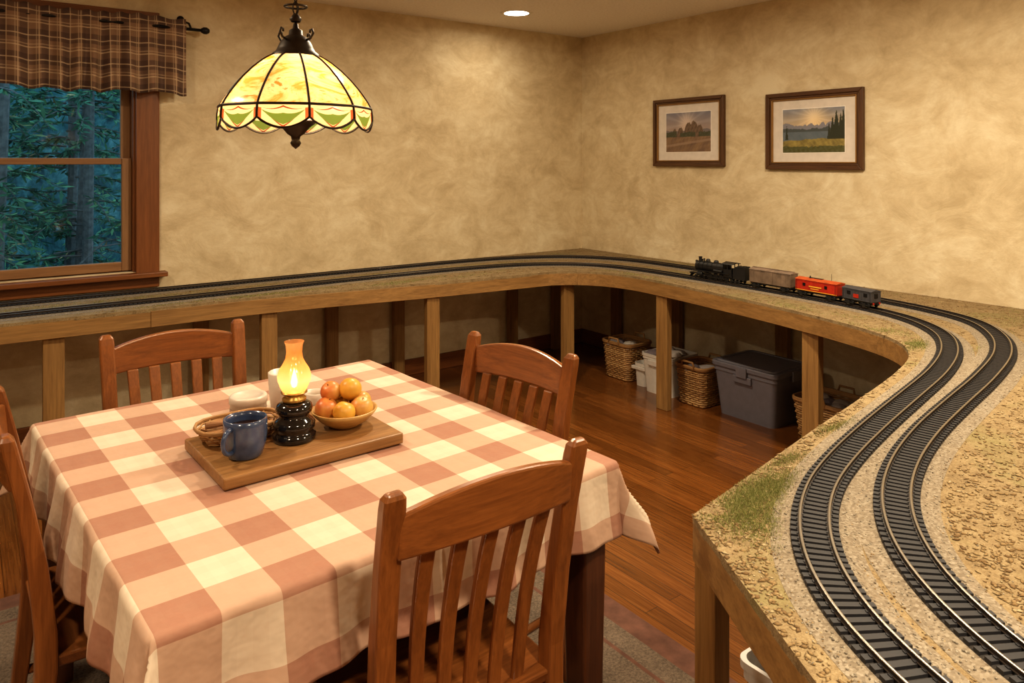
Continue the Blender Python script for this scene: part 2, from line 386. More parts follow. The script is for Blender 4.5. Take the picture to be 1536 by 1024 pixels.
# ------------------------------------------------------------ framed pictures
def artmat(name):
    m,nt,b=newmat(name); at=nt.nodes.new('ShaderNodeVertexColor'); at.layer_name='Col'
    nt.links.new(at.outputs[0],b.inputs['Base Color']); b.inputs['Roughness'].default_value=.5; return m
def fnoise(x,y,seed,oct=5):
    r=np.random.default_rng(seed); s=np.zeros_like(x); a=1
    f=2.
    for o in range(oct):
        for k in range(4):
            an=r.uniform(0,2*pi); s+=a*np.sin(f*(x*math.cos(an)+y*math.sin(an))*r.uniform(.7,1.4)+r.uniform(0,6.28))/2
        f*=2.1;a*=.6
    return s/3
def art(kind,nx=240,ny=160):
    X,Y=np.meshgrid(np.linspace(0,1.5,nx+1),np.linspace(0,1,ny+1)); c=np.zeros(X.shape+(3,))
    n=fnoise(X*3,Y*3,kind+3); n2=fnoise(X*9,Y*9,kind+9); n3=fnoise(X*26,Y*26,kind+19)
    def st(m,col,amt=1.0): c[m]=c[m]*(1-amt)+np.array(col)*amt
    if kind==0:
        t=np.clip((Y-.5)*2,0,1)[...,None]; c[:]=np.array((.38,.29,.25))*(1-t)+np.array((.19,.19,.24))*t
        d=np.hypot(X-.72,Y-.75); c+=np.exp(-d*d*18)[...,None]*np.array((.3,.24,.18)); c+=(n*.03)[...,None]
        ray=np.clip(np.sin(np.arctan2(Y-.7,X-.72)*16),0,1)*(Y>.55)*.05; c+=ray[...,None]
        h=.54+.05*fnoise(X*4,X*0,5); st(Y<h,(.18,.155,.165))
        for (cx,wd,hh) in((.30,.10,.60),(.50,.12,.63),(.78,.15,.74),(.95,.16,.77),(1.15,.12,.68)):
            rock=(Y<hh-.22*(np.abs(X-cx)/wd)**2.2+.03*n3)&(Y>.36); c[rock]=np.array((.15,.10,.07))+n3[rock][:,None]*np.array((.07,.05,.035))
        tr=(Y<.50+.05*n2+.02*n3)&(Y>.34)&(np.abs(np.sin(X*5+1))>.3); c[tr]=np.array((.055,.06,.03))+np.abs(n3[tr][:,None])*.05
        f=Y<.38+.01*n2; c[f]=np.array((.21,.135,.085))+n2[f][:,None]*np.array((.07,.05,.02))+n3[f][:,None]*.02
        f=(np.abs(Y-(.22+.1*(X-.7)))<.03)&(Y<.36); st(f,(.34,.24,.17),.6)
    else:
        t=np.clip((Y-.5)*2,0,1)[...,None]; c[:]=np.array((.58,.44,.26))*(1-t)+np.array((.2,.22,.27))*t
        d=np.hypot(X-.78,Y-.80); c+=np.exp(-d*d*14)[...,None]*np.array((.4,.29,.12)); c+=(n*.05)[...,None]
        ray=np.clip(np.sin(np.arctan2(Y-.8,X-.78)*18),0,1)*(Y>.5)*.06; c+=ray[...,None]
        h=.60+.07*np.abs(fnoise(X*5,X*0,15))*2; st(Y<h,(.22,.22,.26)); h=.54+.05*fnoise(X*7,X*0,25)+.01*n3; st(Y<h,(.07,.085,.09))
        f=(Y<.47)&(Y>.25); c[f]=np.array((.12,.15,.18))+n2[f][:,None]*.02
        f=Y<.32+.04*fnoise(X*3,X*0,2)+.06*(X-.9); c[f]=np.array((.25,.20,.06))+n2[f][:,None]*np.array((.12,.10,.03))+n3[f][:,None]*np.array((.06,.05,.01))
        f=(Y<.14+.04*n+.02*n3); c[f]=np.array((.09,.09,.03))+n3[f][:,None]*.03
        for (cx,hh,wd) in((1.14,.66,.05),(1.22,.78,.07),(1.31,.92,.08),(1.41,.86,.07),(1.47,.95,.06),(.1,.62,.05)):
            f=(Y<hh)&(Y>.3)&(np.abs(X-cx)<wd*(hh-Y)/.5+.012*n3+.006); st(f,(.03,.035,.018))
    return np.clip(c,0.005,1)
MATW=plain('picture_mat_board',(0.66,0.60,0.54),.8)
GILT=plain('frame_gilt_edge',(0.32,0.18,0.06),.4,.4)
def picture(kind,y0,y1,z0,z1,fw,mw,mwy):
    g=empty('framed_picture',(0,(y0+y1)/2,(z0+z1)/2)); W=(y1-y0);Hh=(z1-z0)
    def fr(n,w,xd,m,o0,x0=0):
        yo,zo=W/2-o0,Hh/2-o0; yi,zi=yo-w,zo-w
        for s,(p) in enumerate(((( -yo,-zo),(yo,-zo),(yi,-zi),(-yi,-zi)),((yo,-zo),(yo,zo),(yi,zi),(yi,-zi)),((yo,zo),(-yo,zo),(-yi,zi),(yi,zi)),((-yo,zo),(-yo,-zo),(-yi,-zi),(-yi,zi)))):
            v=[(x0,q[0],q[1]) for q in p]+[(-xd,q[0],q[1]) for q in p]
            mk(f'{n}_{s}',v,CF,m,g,bevel=.003)
    fr('moulding_outer',fw*.55,.028,FRM,0); fr('moulding_inner',fw*.33,.02,FRM,fw*.53); fr('gilt_lip',fw*.16,.024,GILT,fw*.86)
    yi,zi=W/2-fw,Hh/2-fw
    box('mat_board',(-.010,-yi,-zi),(-.004,yi,zi),MATW,g,0)
    ya,za=yi-mw,zi-mwy
    box('mat_bevel',(-.0112,-ya-.004,-za-.004),(-.0102,ya+.004,za+.004),plain('mat_bevel_white',(.85,.8,.75),.7),g,0)
    c=art(kind); ny,nx=c.shape[0]-1,c.shape[1]-1
    v=[(-.0118,ya-2*ya*i/nx,-za+2*za*j/ny) for j in range(ny+1) for i in range(nx+1)]
    f=[(j*(nx+1)+i,j*(nx+1)+i+1,(j+1)*(nx+1)+i+1,(j+1)*(nx+1)+i) for j in range(ny) for i in range(nx)]
    me=bpy.data.meshes.new('print'); me.from_pydata(v,[],f); ca=me.color_attributes.new('Col','FLOAT_COLOR','POINT')
    ca.data.foreach_set('color',np.c_[c.reshape(-1,3),np.ones((ny+1)*(nx+1))].ravel()); me.materials.append(artmat('landscape_print_%d'%kind))
    o=bpy.data.objects.new('landscape_print',me); COL.objects.link(o); o.parent=g
picture(0,-1.437,-.807,1.448,1.93,.042,.074,.060)
picture(1,-2.393,-1.76,1.432,1.905,.046,.069,.058)
# ------------------------------------------------------------ train layout benchwork
ZT=0.769; FH=.078
E1=[(XL,-.62),(-5.2,-.63),(-4,-.645),(-3.4,-.655),(-2.8,-.66),(-1.87,-.79),(-1.3,-.85),(-1.02,-.88),(-.84,-1.02),(-.76,-1.25),(-.765,-1.5),(-.813,-1.884),(-.89,-2.374),(-.965,-2.72),(-1.06,-3.01),(-1.15,-3.15),(-1.33,-3.27),(-1.6,-3.35),(-1.895,-3.41),(-2.385,-3.50),(-2.771,-3.577),(-2.945,-3.61)]
E2=[(-2.945,-3.61),(-3.192,-4.03),(-3.36,-4.34),(-3.46,-4.7),(-3.5,-5.4)]
EC=np.vstack([catmull(E1,.02),[E1[-1]],catmull(E2,.02)[1:],[E2[-1]]])
POLY=np.vstack([EC,[(-0.002,-5.4),(-0.002,-0.002),(XL+.002,-0.002)]])
T1=catmull([(XL+.05,-.50),(-5,-.50),(-4,-.50),(-3,-.49),(-2.2,-.46),(-1.44,-.48),(-.98,-.58),(-.68,-.82),(-.575,-1.15),(-.56,-1.62),(-.57,-2.06),(-.60,-2.44),(-.66,-2.81),(-.76,-3.03),(-.93,-3.21),(-1.172,-3.342),(-1.484,-3.443),(-1.856,-3.521),(-2.177,-3.585),(-2.459,-3.65),(-2.651,-3.71),(-2.8,-3.785),(-2.905,-3.86),(-2.985,-3.94),(-3.05,-4.03),(-3.10,-4.13),(-3.16,-4.30),(-3.23,-4.6),(-3.27,-5.0),(-3.28,-5.35)],.0200)
T2=catmull([(XL+.05,-.17),(-5,-.17),(-4,-.17),(-3,-.165),(-2,-.155),(-1.3,-.165),(-.9,-.22),(-.5,-.42),(-.29,-.78),(-.25,-1.3),(-.29,-2.0),(-.355,-2.5),(-.44,-2.93),(-.56,-3.18),(-.79,-3.36),(-1.07,-3.48),(-1.45,-3.57),(-1.83,-3.635),(-2.13,-3.69),(-2.38,-3.755),(-2.56,-3.825),(-2.69,-3.90),(-2.79,-3.98),(-2.86,-4.06),(-2.92,-4.15),(-2.98,-4.28),(-3.05,-4.6),(-3.09,-5.0),(-3.10,-5.35)],.0200)
g=empty('train_layout_table',(0,0,0))
n=len(POLY)
v=[(x,y,ZT) for x,y in POLY]+[(x,y,ZT-.018) for x,y in POLY]
o=mk('ground_top',v,[tuple(range(n)),tuple(range(2*n-1,n-1,-1))]+[(i,(i+1)%n,n+(i+1)%n,n+i) for i in range(n)],TERR,g)
def ribbon(C,offs,zs,name,mat,smooth=True):
    t=tang(C); nn=np.c_[-t[:,1],t[:,0]]; v=[];f=[];k=len(offs)
    for i in range(len(C)):
        for o_,z in zip(offs,zs): p=C[i]+nn[i]*o_; v.append((p[0],p[1],z))
    for i in range(len(C)-1):
        for j in range(k-1): f.append((i*k+j,i*k+j+1,(i+1)*k+j+1,(i+1)*k+j))
    return mk(name,v,f,mat,g,smooth=smooth)
def fascia(C,name):
    t=tang(C); nn=np.c_[t[:,1],-t[:,0]]
    rings=[]
    for p,q in zip(C,nn):
        o0=p-q*.022; o1=p
        rings.append([(o0[0],o0[1],ZT-.012-FH),(o1[0],o1[1],ZT-.012-FH),(o1[0],o1[1],ZT-.0125),(o0[0],o0[1],ZT-.0125)])
    v,f=loft(rings)
    return mk(name,v,f,PN[0] if 'north' in name else PN[1],g,bevel=.0015)
E1c=catmull(E1,.04)
iA=int(np.argmin(abs(E1c[:,0]+1.87))); iB=int(np.argmin(np.hypot(E1c[:,0]+.9,E1c[:,1]+.94))); iC=int(np.argmin(np.hypot(E1c[:,0]+1.06,E1c[:,1]+3.01)))
i0=int(np.argmin(abs(E1c[:,0]+3.38)))
fascia(E1c[:i0+1],'fascia_north_1'); fascia(E1c[i0:iA+1]-np.array([0,.004]),'fascia_north_2'); fascia(E1c[iA:iB+1],'fascia_north_3'); fascia(E1c[iB:iC+1],'fascia_curve_1')
fascia(np.vstack([E1c[iC:],[E1[-1]]]),'fascia_north_4'); fascia(np.vstack([catmull(E2,.05),[E2[-1]]]),'fascia_curve_2')
def leg(n,x,y,m=PN,w=.045,d=.085,rz=0,z1=ZT-.02):
    o=cbox(n,(0,0,z1/2),(w,d,z1),m,g,.003); o.location=(x,y,0); o.rotation_euler=(0,0,rz); return o
fl=[(-5.4,-.59),(-4.45,-.60),(-3.78,-.61),(-2.80,-.625),(-1.87,-.755),(-.90,-.86)]
for i,(x,y) in enumerate(fl): leg(f'front_leg_{i}',x,y,w=.085,d=.04,z1=ZT-.019)
for i,(x,y) in enumerate([(-5.0,-.05),(-4.1,-.05),(-3.0,-.05),(-2.2,-.05),(-1.72,-.05),(-.75,-.05),(-.32,-.05)]): leg(f'back_leg_{i}',x,y,w=.08,d=.04)
for i,(x,y) in enumerate([(-.735,-1.55),(-.90,-2.62),(-1.5,-3.40)]): leg(f'east_leg_{i}',x,y,w=.045,d=.085)
for i,(x,y) in enumerate([(-.05,-.45),(-.05,-1.05),(-.05,-1.9),(-.05,-2.75),(-.05,-3.7),(-.05,-5.0)]): leg(f'east_back_leg_{i}',x,y,w=.04,d=.085)
leg('end_leg',-2.922,-3.640,w=.048,d=.050); leg('end_leg_b',-3.2,-4.25,w=.06,d=.085); leg('end_leg_c',-3.42,-5.3,w=.06,d=.085)
a=Acc()
for x in np.arange(-6,-1.2,.61): a.box((x,-.60,ZT-.085),(x+.035,-.0,ZT-.019))
for y in np.arange(-1.2,-3.0,-.5): a.box((-.74,y,ZT-.085),(-.0,y+.035,ZT-.019))
for x in np.arange(-2.7,-.4,.5): a.box((x,-5.3,ZT-.085),(x+.035,-3.66,ZT-.019))
a.mk('joists',PN[0],g)
# ------------------------------------------------------------ tracks
def track(C,name):
    gt=empty(name,(0,0,0)); t=tang(C); nn=np.c_[-t[:,1],t[:,0]]
    global g; gs=g; g=gt
    ribbon(C,[-.080,-.058,-.048,.048,.058,.080],[ZT+.0005,ZT+.003,ZT+.005,ZT+.005,ZT+.003,ZT+.0005],'ballast',BALL)
    ribbon(C,[-.044,-.042,.042,.044],[ZT+.005,ZT+.0075,ZT+.0075,ZT+.005],'roadbed',ROADB)
    a=Acc()
    for p,q,w in zip(C,t,nn):
        a.obox((p[0],p[1],ZT+.0095),((q[0],q[1],0),(w[0],w[1],0),(0,0,1)),(.0062,.0435,.0028))
        for s in(-1,1):
            a.obox((p[0]+w[0]*s*.0265,p[1]+w[1]*s*.0265,ZT+.013),((q[0],q[1],0),(w[0],w[1],0),(0,0,1)),(.0035,.0065,.001))
    a.mk('ties',BLKP,gt)
    for s,nm in((-1,'l'),(1,'r')):
        o=s*.0265
        ribbon(C,[o-.0045,o-.0045,o-.0014,o-.0014,o-.0024,o-.0024],[ZT+.0125,ZT+.0135,ZT+.014,ZT+.0175,ZT+.018,ZT+.0200],'rail_web_a_'+nm,RAILS,False)
        ribbon(C,[o+.0024,o+.0024,o+.0014,o+.0014,o+.0045,o+.0045],[ZT+.0200,ZT+.018,ZT+.0175,ZT+.014,ZT+.0135,ZT+.0125],'rail_web_b_'+nm,RAILS,False)
        ribbon(C,[o-.0024,o-.0018,o+.0018,o+.0024],[ZT+.0200,ZT+.0206,ZT+.0206,ZT+.0200],'rail_head_'+nm,RAILM,True)
    g=gs
track(T1,'model_railroad_track'); track(T2,'model_railroad_track.001')
RT=ZT+.0207
# ------------------------------------------------------------ scatter
CAM=np.array([-4.131,-4.599])
def inpoly(P,poly):
    x,y=P[:,0],P[:,1]; ins=np.zeros(len(P),bool); j=len(poly)-1
    for i in range(len(poly)):
        xi,yi=poly[i];xj,yj=poly[j]
        c=((yi>y)!=(yj>y)); 
        with np.errstate(all='ignore'): c&=x<(xj-xi)*(y-yi)/(yj-yi+1e-12)+xi
        ins^=c; j=i
    return ins
TT=np.vstack([T1[::2],T2[::2]])
def mind(P,C):
    out=np.full(len(P),9.)
    for k in range(0,len(P),4000): 
        q=P[k:k+4000]; out[k:k+4000]=np.sqrt(((q[:,None]-C[None])**2).sum(2).min(1))
    return out
def cand(n,ref,x0=-3.6,x1=0,y0=-5.0,y1=0):
    P=np.c_[rng.uniform(x0,x1,n),rng.uniform(y0,y1,n)]
    d=np.hypot(*(P-CAM).T); P=P[rng.uniform(0,1,len(P))<np.minimum(1,(ref/d)**2)]
    return P[inpoly(P,POLY)]
def bulk(name,V,F,mat,parent,k):
    me=bpy.data.meshes.new(name); nv=len(V); nf=len(F)
    me.vertices.add(nv); me.vertices.foreach_set('co',V.astype(np.float32).ravel())
    me.loops.add(nf*k); me.loops.foreach_set('vertex_index',F.astype(np.int32).ravel())
    me.polygons.add(nf); me.polygons.foreach_set('loop_start',np.arange(0,nf*k,k,dtype=np.int32)); me.polygons.foreach_set('loop_total',np.full(nf,k,np.int32))
    me.update(calc_edges=True); me.validate(); me.materials.append(mat)
    o=bpy.data.objects.new(name,me); COL.objects.link(o); o.parent=parent; return o
OC=np.array([(1,0,0),(0,1,0),(-1,0,0),(0,-1,0),(0,0,1),(0,0,-1)],float)
OF=np.array([(0,1,4),(1,2,4),(2,3,4),(3,0,4),(1,0,5),(2,1,5),(3,2,5),(0,3,5)])
def pebbles(name,P,smin,smax,flat,mat,zb=0,zr=None,tilt=.35,el=1.0):
    n=len(P); s=rng.uniform(smin,smax,n)[:,None,None]
    V=OC[None]*s*rng.uniform(.6,1.2,(n,6,1)); an=rng.uniform(0,2*pi,n); c,si=np.cos(an),np.sin(an)
    tx=rng.normal(0,tilt,n)
    V=V*np.array([1,el,flat]); y=V[:,:,1]*np.cos(tx)[:,None]-V[:,:,2]*np.sin(tx)[:,None]; z=V[:,:,1]*np.sin(tx)[:,None]+V[:,:,2]*np.cos(tx)[:,None]
    x=V[:,:,0]; X=x*c[:,None]-y*si[:,None]+P[:,0:1]; Y=x*si[:,None]+y*c[:,None]+P[:,1:2]; Z=z+ZT+zb+(0 if zr is None else zr[:,None])
    V=np.stack([X,Y,Z],2).reshape(-1,3); F=(OF[None]+6*np.arange(n)[:,None,None]).reshape(-1,3)
    return bulk(name,V,F,mat,g,3)
STONE=islandmat('ballast_stones',[(0,(0.13,0.105,0.078)),(0.25,(0.19,0.16,0.12)),(0.6,(0.245,0.21,0.16)),(0.85,(0.30,0.26,0.20)),(1,(0.40,0.355,0.285))])
CHIP=islandmat('bark_chips',[(0,(0.155,0.092,0.038)),(0.3,(0.22,0.14,0.06)),(0.65,(0.28,0.19,0.088)),(0.9,(0.345,0.25,0.13)),(1,(0.44,0.35,0.21))])
GRASS=islandmat('static_grass',[(0,(0.12,0.14,0.035)),(0.5,(0.23,0.24,0.07)),(1,(0.40,0.365,0.16))])
P=cand(420000,.95); dt=mind(P,TT); k=(dt>.046)&((dt<.07)|(rng.uniform(0,1,len(dt))<.5*np.exp(-(dt-.07)/.015))|(rng.uniform(0,1,len(dt))<.05)); P1=P[k]; d1=dt[k]
zr=np.where(d1<.058,.0045,np.where(d1<.08,.002,.0005)); pebbles('ballast_gravel',P1,.0014,.0031,.75,STONE,0,zr)
P=cand(190000,1.3); dt=mind(P,TT); k=(dt>.092); P1=P[k]; pebbles('bark_chip_cover',P1,.003,.0105,.2,CHIP,.0008,tilt=.2,el=.6)
P=cand(90000,1.3); dt=mind(P,TT); k=(dt>.065); pebbles('sand_grains',P[k],.001,.003,.6,CHIP,.0015)
def grass(P,h,name):
    n=len(P); hh=rng.uniform(.5,1,n)*h; an=rng.uniform(0,2*pi,n); w=.0007
    L=np.c_[rng.normal(0,.5,n)*hh,rng.normal(0,.5,n)*hh]
    V=np.zeros((n,3,3)); V[:,0,:2]=P+np.c_[np.cos(an),np.sin(an)]*w; V[:,1,:2]=P-np.c_[np.cos(an),np.sin(an)]*w; V[:,2,:2]=P+L
    V[:,:2,2]=ZT; V[:,2,2]=ZT+hh
    return bulk(name,V.reshape(-1,3),np.arange(3*n).reshape(-1,3),GRASS,g,3)
def patch(cx,cy,sx,sy,n): 
    P=np.c_[rng.normal(cx,sx,n),rng.normal(cy,sy,n)]; P=P[inpoly(P,POLY)]
    k=fnoise(P[:,0]*14,P[:,1]*14,77)+rng.normal(0,.15,len(P))>-.12; P=P[k]; return P[mind(P,TT)>.055]
PG=np.vstack([patch(-2.74,-3.63,.08,.028,8500),patch(-2.86,-3.68,.05,.05,6000),patch(-2.55,-3.56,.05,.012,900),patch(-2.9,-3.8,.02,.02,300),patch(-2.25,-3.51,.06,.012,900),
  patch(-1.15,-3.2,.06,.03,2500),patch(-1.0,-3.0,.03,.08,1500),patch(-.85,-2.5,.03,.2,1500),patch(-.72,-1.3,.03,.15,1000),patch(-1.9,-.68,.25,.04,3500),patch(-2.9,-.60,.3,.02,3500),patch(-3.6,-.32,.4,.04,3500),patch(-2.0,-.32,.5,.04,3000),patch(-1.0,-.4,.2,.05,1500),
  patch(-.45,-1.6,.03,.4,2500),patch(-.1,-1.6,.03,.6,2500),patch(-1.0,-3.37,.25,.02,900),patch(-.25,-3.3,.15,.12,1800),patch(-1.3,-4.1,.25,.15,1500)])
grass(PG,.0075,'static_grass_tufts')
# ------------------------------------------------------------ train
def trackat(y):
    m=np.where((T1[:,0]>-.9)&(T1[:,1]<-.9)&(T1[:,1]>-3.2))[0]; i=m[int(np.argmin(abs(T1[m,1]-y)))]; return T1[i]
def vehicle(name,y0,y1):
    a0=trackat(y0); a1=trackat(y1)
    d=a0-a1; e=empty(name,((a0[0]+a1[0])/2,(a0[1]+a1[1])/2,RT),math.atan2(d[1],d[0])); return e,float(np.hypot(*d))
def wheelset(acc,x,r=.011,w=.0265):
    for s in(-1,1):
        acc.lathe([(0,-.0025),(r*.9,-.0025),(r,-.002),(r,.002),(r*.75,.003),(r*.7,.0015),(r*.3,.0015),(r*.25,.004),(0,.004)],16,'y',(x,s*w,r))
    acc.tube([(x,-w,r),(x,w,r)],.0025,6)
def trucks(e,L):
    a=Acc()
    for sx in(-1,1):
        cx=sx*(L/2-.045)
        for dx in(-.017,.017): wheelset(a,cx+dx)
        for s in(-1,1):
            a.box((cx-.028,s*.034-.002,.009),(cx+.028,s*.034+.002,.015)); a.box((cx-.009,s*.034-.003,.004),(cx+.009,s*.034+.003,.02))
        a.box((cx-.006,-.034,.011),(cx+.006,.034,.019))
        a.box((sx*(L/2)-.008,-.004,.016),(sx*(L/2)+.005,.004,.023))
    a.mk('trucks',LOCO,e)
def boxcar(y0,y1,body,roof,name,h=.062,kind='box'):
    e,L=vehicle(name,y0,y1); l=L/2-.008; w=.031
    trucks(e,L)
    cbox('underframe',(0,0,.022),(L-.018,.05,.008),LOCO,e,.001)
    zb=.026
    cbox('body',(0,0,zb+h/2),(2*l,2*w,h),body,e,.0012)
    rings=[[(x,-w-.003,zb+h),(x,-w-.002,zb+h+.003),(x,0,zb+h+.011),(x,w+.002,zb+h+.003),(x,w+.003,zb+h)] for x in(-l-.003,l+.003)]
    v,f=loft(rings); mk('roof',v,f,roof,e,bevel=.0008)
    a=Acc()
    for x in np.linspace(-l,l,10): a.box((x-.0008,-w-.0012,zb+.002),(x+.0008,w+.0012,zb+h-.001))
    for z in(zb+.002,zb+h-.005): a.box((-l,-w-.0015,z),(l,w+.0015,z+.0025))
    a.mk('ribs',body,e)
    a=Acc(); 
    for s in(-1,1):
        for x in(-l+.006,l-.006):
            for z in np.linspace(zb+.006,zb+h-.008,6): a.box((x-.004,s*(w+.003)-.0006,z),(x+.004,s*(w+.003)+.0006,z+.0012))
    if kind=='box':
        for s in(-1,1): a.box((-.020,s*(w+.002)-.0012,zb+.003),(.020,s*(w+.002)+.0012,zb+h-.004)); 
        a.box((-l,-.006,zb+h+.011),(l,.006,zb+h+.0125))
        for x in np.linspace(-l+.015,l-.015,6): a.box((x-.009,-w-.001,zb+h+.002),(x-.007,w+.001,zb+h+.0045))
    a.mk('ladders_and_doors',body if kind=='box' else LOCO,e)
    return e,l,w,zb,h
BROWN=plain('weathered_brown_paint',(0.17,0.12,0.085),.6,var=.3); ROOFB=plain('brown_roof',(0.22,0.16,0.12),.6,var=.3)
RED=plain('red_paint',(0.40,0.025,0.010),.4,var=.15); YEL=plain('yellow_lettering',(0.7,0.38,0.04),.5); DGR=plain('dark_grey_paint',(0.055,0.055,0.065),.5,var=.2)
WIN=plain('dark_windows',(0.01,0.01,0.012),.2); ORROOF=plain('orange_red_roof',(0.46,0.085,0.02),.5,var=.2)
e,l,w,zb,h=boxcar(-2.055,-2.325,BROWN,ROOFB,'model_boxcar',.07)
e,l,w,zb,h=boxcar(-2.345,-2.60,RED,ORROOF,'model_caboose',.056,'cab')
a=Acc()
for s in(-1,1):
    for x in(-.06,.07): a.box((x-.008,s*(w+.001)-.001,zb+.026),(x+.008,s*(w+.001)+.001,zb+.041))
a.mk('windows',WIN,e)
a=Acc()
for s in(-1,1): a.box((-.035,s*(w+.0016)-.0004,zb+.024),(.04,s*(w+.0016)+.0004,zb+.030)); a.box((-.02,s*(w+.0016)-.0004,zb+.014),(.03,s*(w+.0016)+.0004,zb+.018)); a.box((-l,s*(w+.0018)-.0004,zb+.003),(l,s*(w+.0018)+.0004,zb+.006))
a.mk('lettering',YEL,e)
a=Acc(); a.box((-.02,-.006,zb+h+.010),(.06,.006,zb+h+.013)); a.tube([(.05,.008,zb+h),(.05,.008,zb+h+.022)],.003,8); a.tube([(-.07,0,zb+h),(-.07,0,zb+h+.045)],.001,5)
a.mk('roof_details',LOCO,e)
e,l,w,zb,h=boxcar(-2.62,-2.80,DGR,DGR,'model_work_car',.05,'cab')
a=Acc()
for s in(-1,1):
    for x in(-.05,.045): a.box((x-.01,s*(w+.001)-.001,zb+.024),(x+.01,s*(w+.001)+.001,zb+.04))
a.box((-l-.002,-.012,zb+.02),(-l,.012,zb+.042)); a.mk('windows',WIN,e)
a=Acc()
for s in(-1,1): a.box((-.012,s*(w+.0016)-.0006,zb+.012),(.018,s*(w+.0016)+.0006,zb+.03)); a.box((-l-.006,s*.02-.004,.018),(-l-.002,s*.02+.004,.026))
a.mk('red_markings',RED,e)
# locomotive
e,L=vehicle('steam_locomotive',-1.62,-2.03); l=L/2
a=Acc()
a.box((-l+.01,-.022,.022),(l-.02,.022,.03))
for x in(-.075,-.035,.005,.045):
    for s in(-1,1):
        a.lathe([(0,-.003),(.018,-.003),(.0195,-.002),(.0195,.002),(.016,.003),(.015,.001),(.006,.001),(.005,.005),(0,.005)],20,'y',(x,s*.0265,.0195))
for x in(.09,.115,.15,-.11,-.135,-.16): wheelset(a,x,.010)
for s in(-1,1):
    a.box((-.08,s*.034-.0015,.016),(.05,s*.034+.0015,.0205)); a.box((.02,s*.037-.0012,.02),(.10,s*.037+.0012,.024))
    a.lathe([(0,-.018),(.011,-.018),(.012,-.016),(.012,.016),(.011,.018),(0,.018)],16,'x',(.112,s*.033,.028))
    a.box((-.10,s*.036-.006,.046),(.155,s*.036+.006,.049))
    a.lathe([(0,-.03),(.007,-.03),(.0075,.03),(0,.03)],12,'x',(-.02,s*.034,.057))
a.mk('running_gear',LOCO,e,bevel=0)
a=Acc()
a.lathe([(0,-.075),(.029,-.075),(.031,-.05),(.030,0),(.028,.08),(.0285,.085),(.0285,.142),(.024,.145),(.008,.147),(0,.148)],28,'x',(.015,0,.070))
for x in(-.03,.0,.035,.068,.1,.13): a.lathe([(.0295,-.0015),(.0315,-.001),(.0315,.001),(.0295,.0015)],28,'x',(x,0,.070))
a.lathe([(0,.09),(.011,.09),(.0095,.106),(.0105,.120),(.013,.122),(.0105,.124),(.006,.121),(0,.118)],16,'z',(.138,0,0))
a.lathe([(.014,.094),(.013,.108),(.009,.115),(0,.117)],16,'z',(.08,0,0)); a.lathe([(.015,.094),(.014,.106),(.010,.113),(0,.115)],16,'z',(.02,0,0))
a.lathe([(.004,.095),(.004,.112),(.006,.115),(0,.117)],10,'z',(.108,0,0)); a.box((.12,-.006,.1),(.124,.006,.112))
a.lathe([(0,0),(.007,0),(.008,.008),(0,.01)],12,'x',(.162,0,.094))
for s in(-1,1): a.tube([(-.05,s*.032,.08),(.145,s*.030,.08)],.0012,5)
a.mk('boiler',LOCO,e,smooth=False)
a=Acc()
a.box((-.115,-.034,.03),(-.055,-.031,.075)); a.box((-.115,.031,.03),(-.055,.034,.075)); a.box((-.06,-.034,.03),(-.055,.034,.106))
for x in(-.115,-.088,-.06):
    for s in(-1,1): a.box((x,s*.0325-.0015,.075),(x+.005,s*.0325+.0015,.106))
rings=[[(x,-.038,.103),(x,-.034,.108),(x,0,.116),(x,.034,.108),(x,.038,.103),(x,0,.109)] for x in(-.125,-.05)]
a.add(*loft(rings)); a.mk('cab',LOCO,e)
a=Acc(); a.box((-l+.006,-.031,.024),(-.122,.031,.086)); a.box((-l+.008,-.026,.086),(-.135,.026,.094))
for q in range(60): 
    x=random.uniform(-l+.012,-.14);y=random.uniform(-.022,.022); a.obox((x,y,.096),((.8,.6,0),(-.6,.8,0),(0,0,1)),(.004,.003,.003))
a.mk('tender_bunker',LOCO,e)
a=Acc()
for i in range(9): y=-.024+i*.006; a.tube([(l-.018,y*.8,.022),(l-.002,y*.5,.004)],.0014,5)
a.box((l-.024,-.032,.022),(l-.016,.032,.03)); a.box((l-.016,-.004,.018),(l+.004,.004,.024)); a.mk('pilot',LOCO,e)
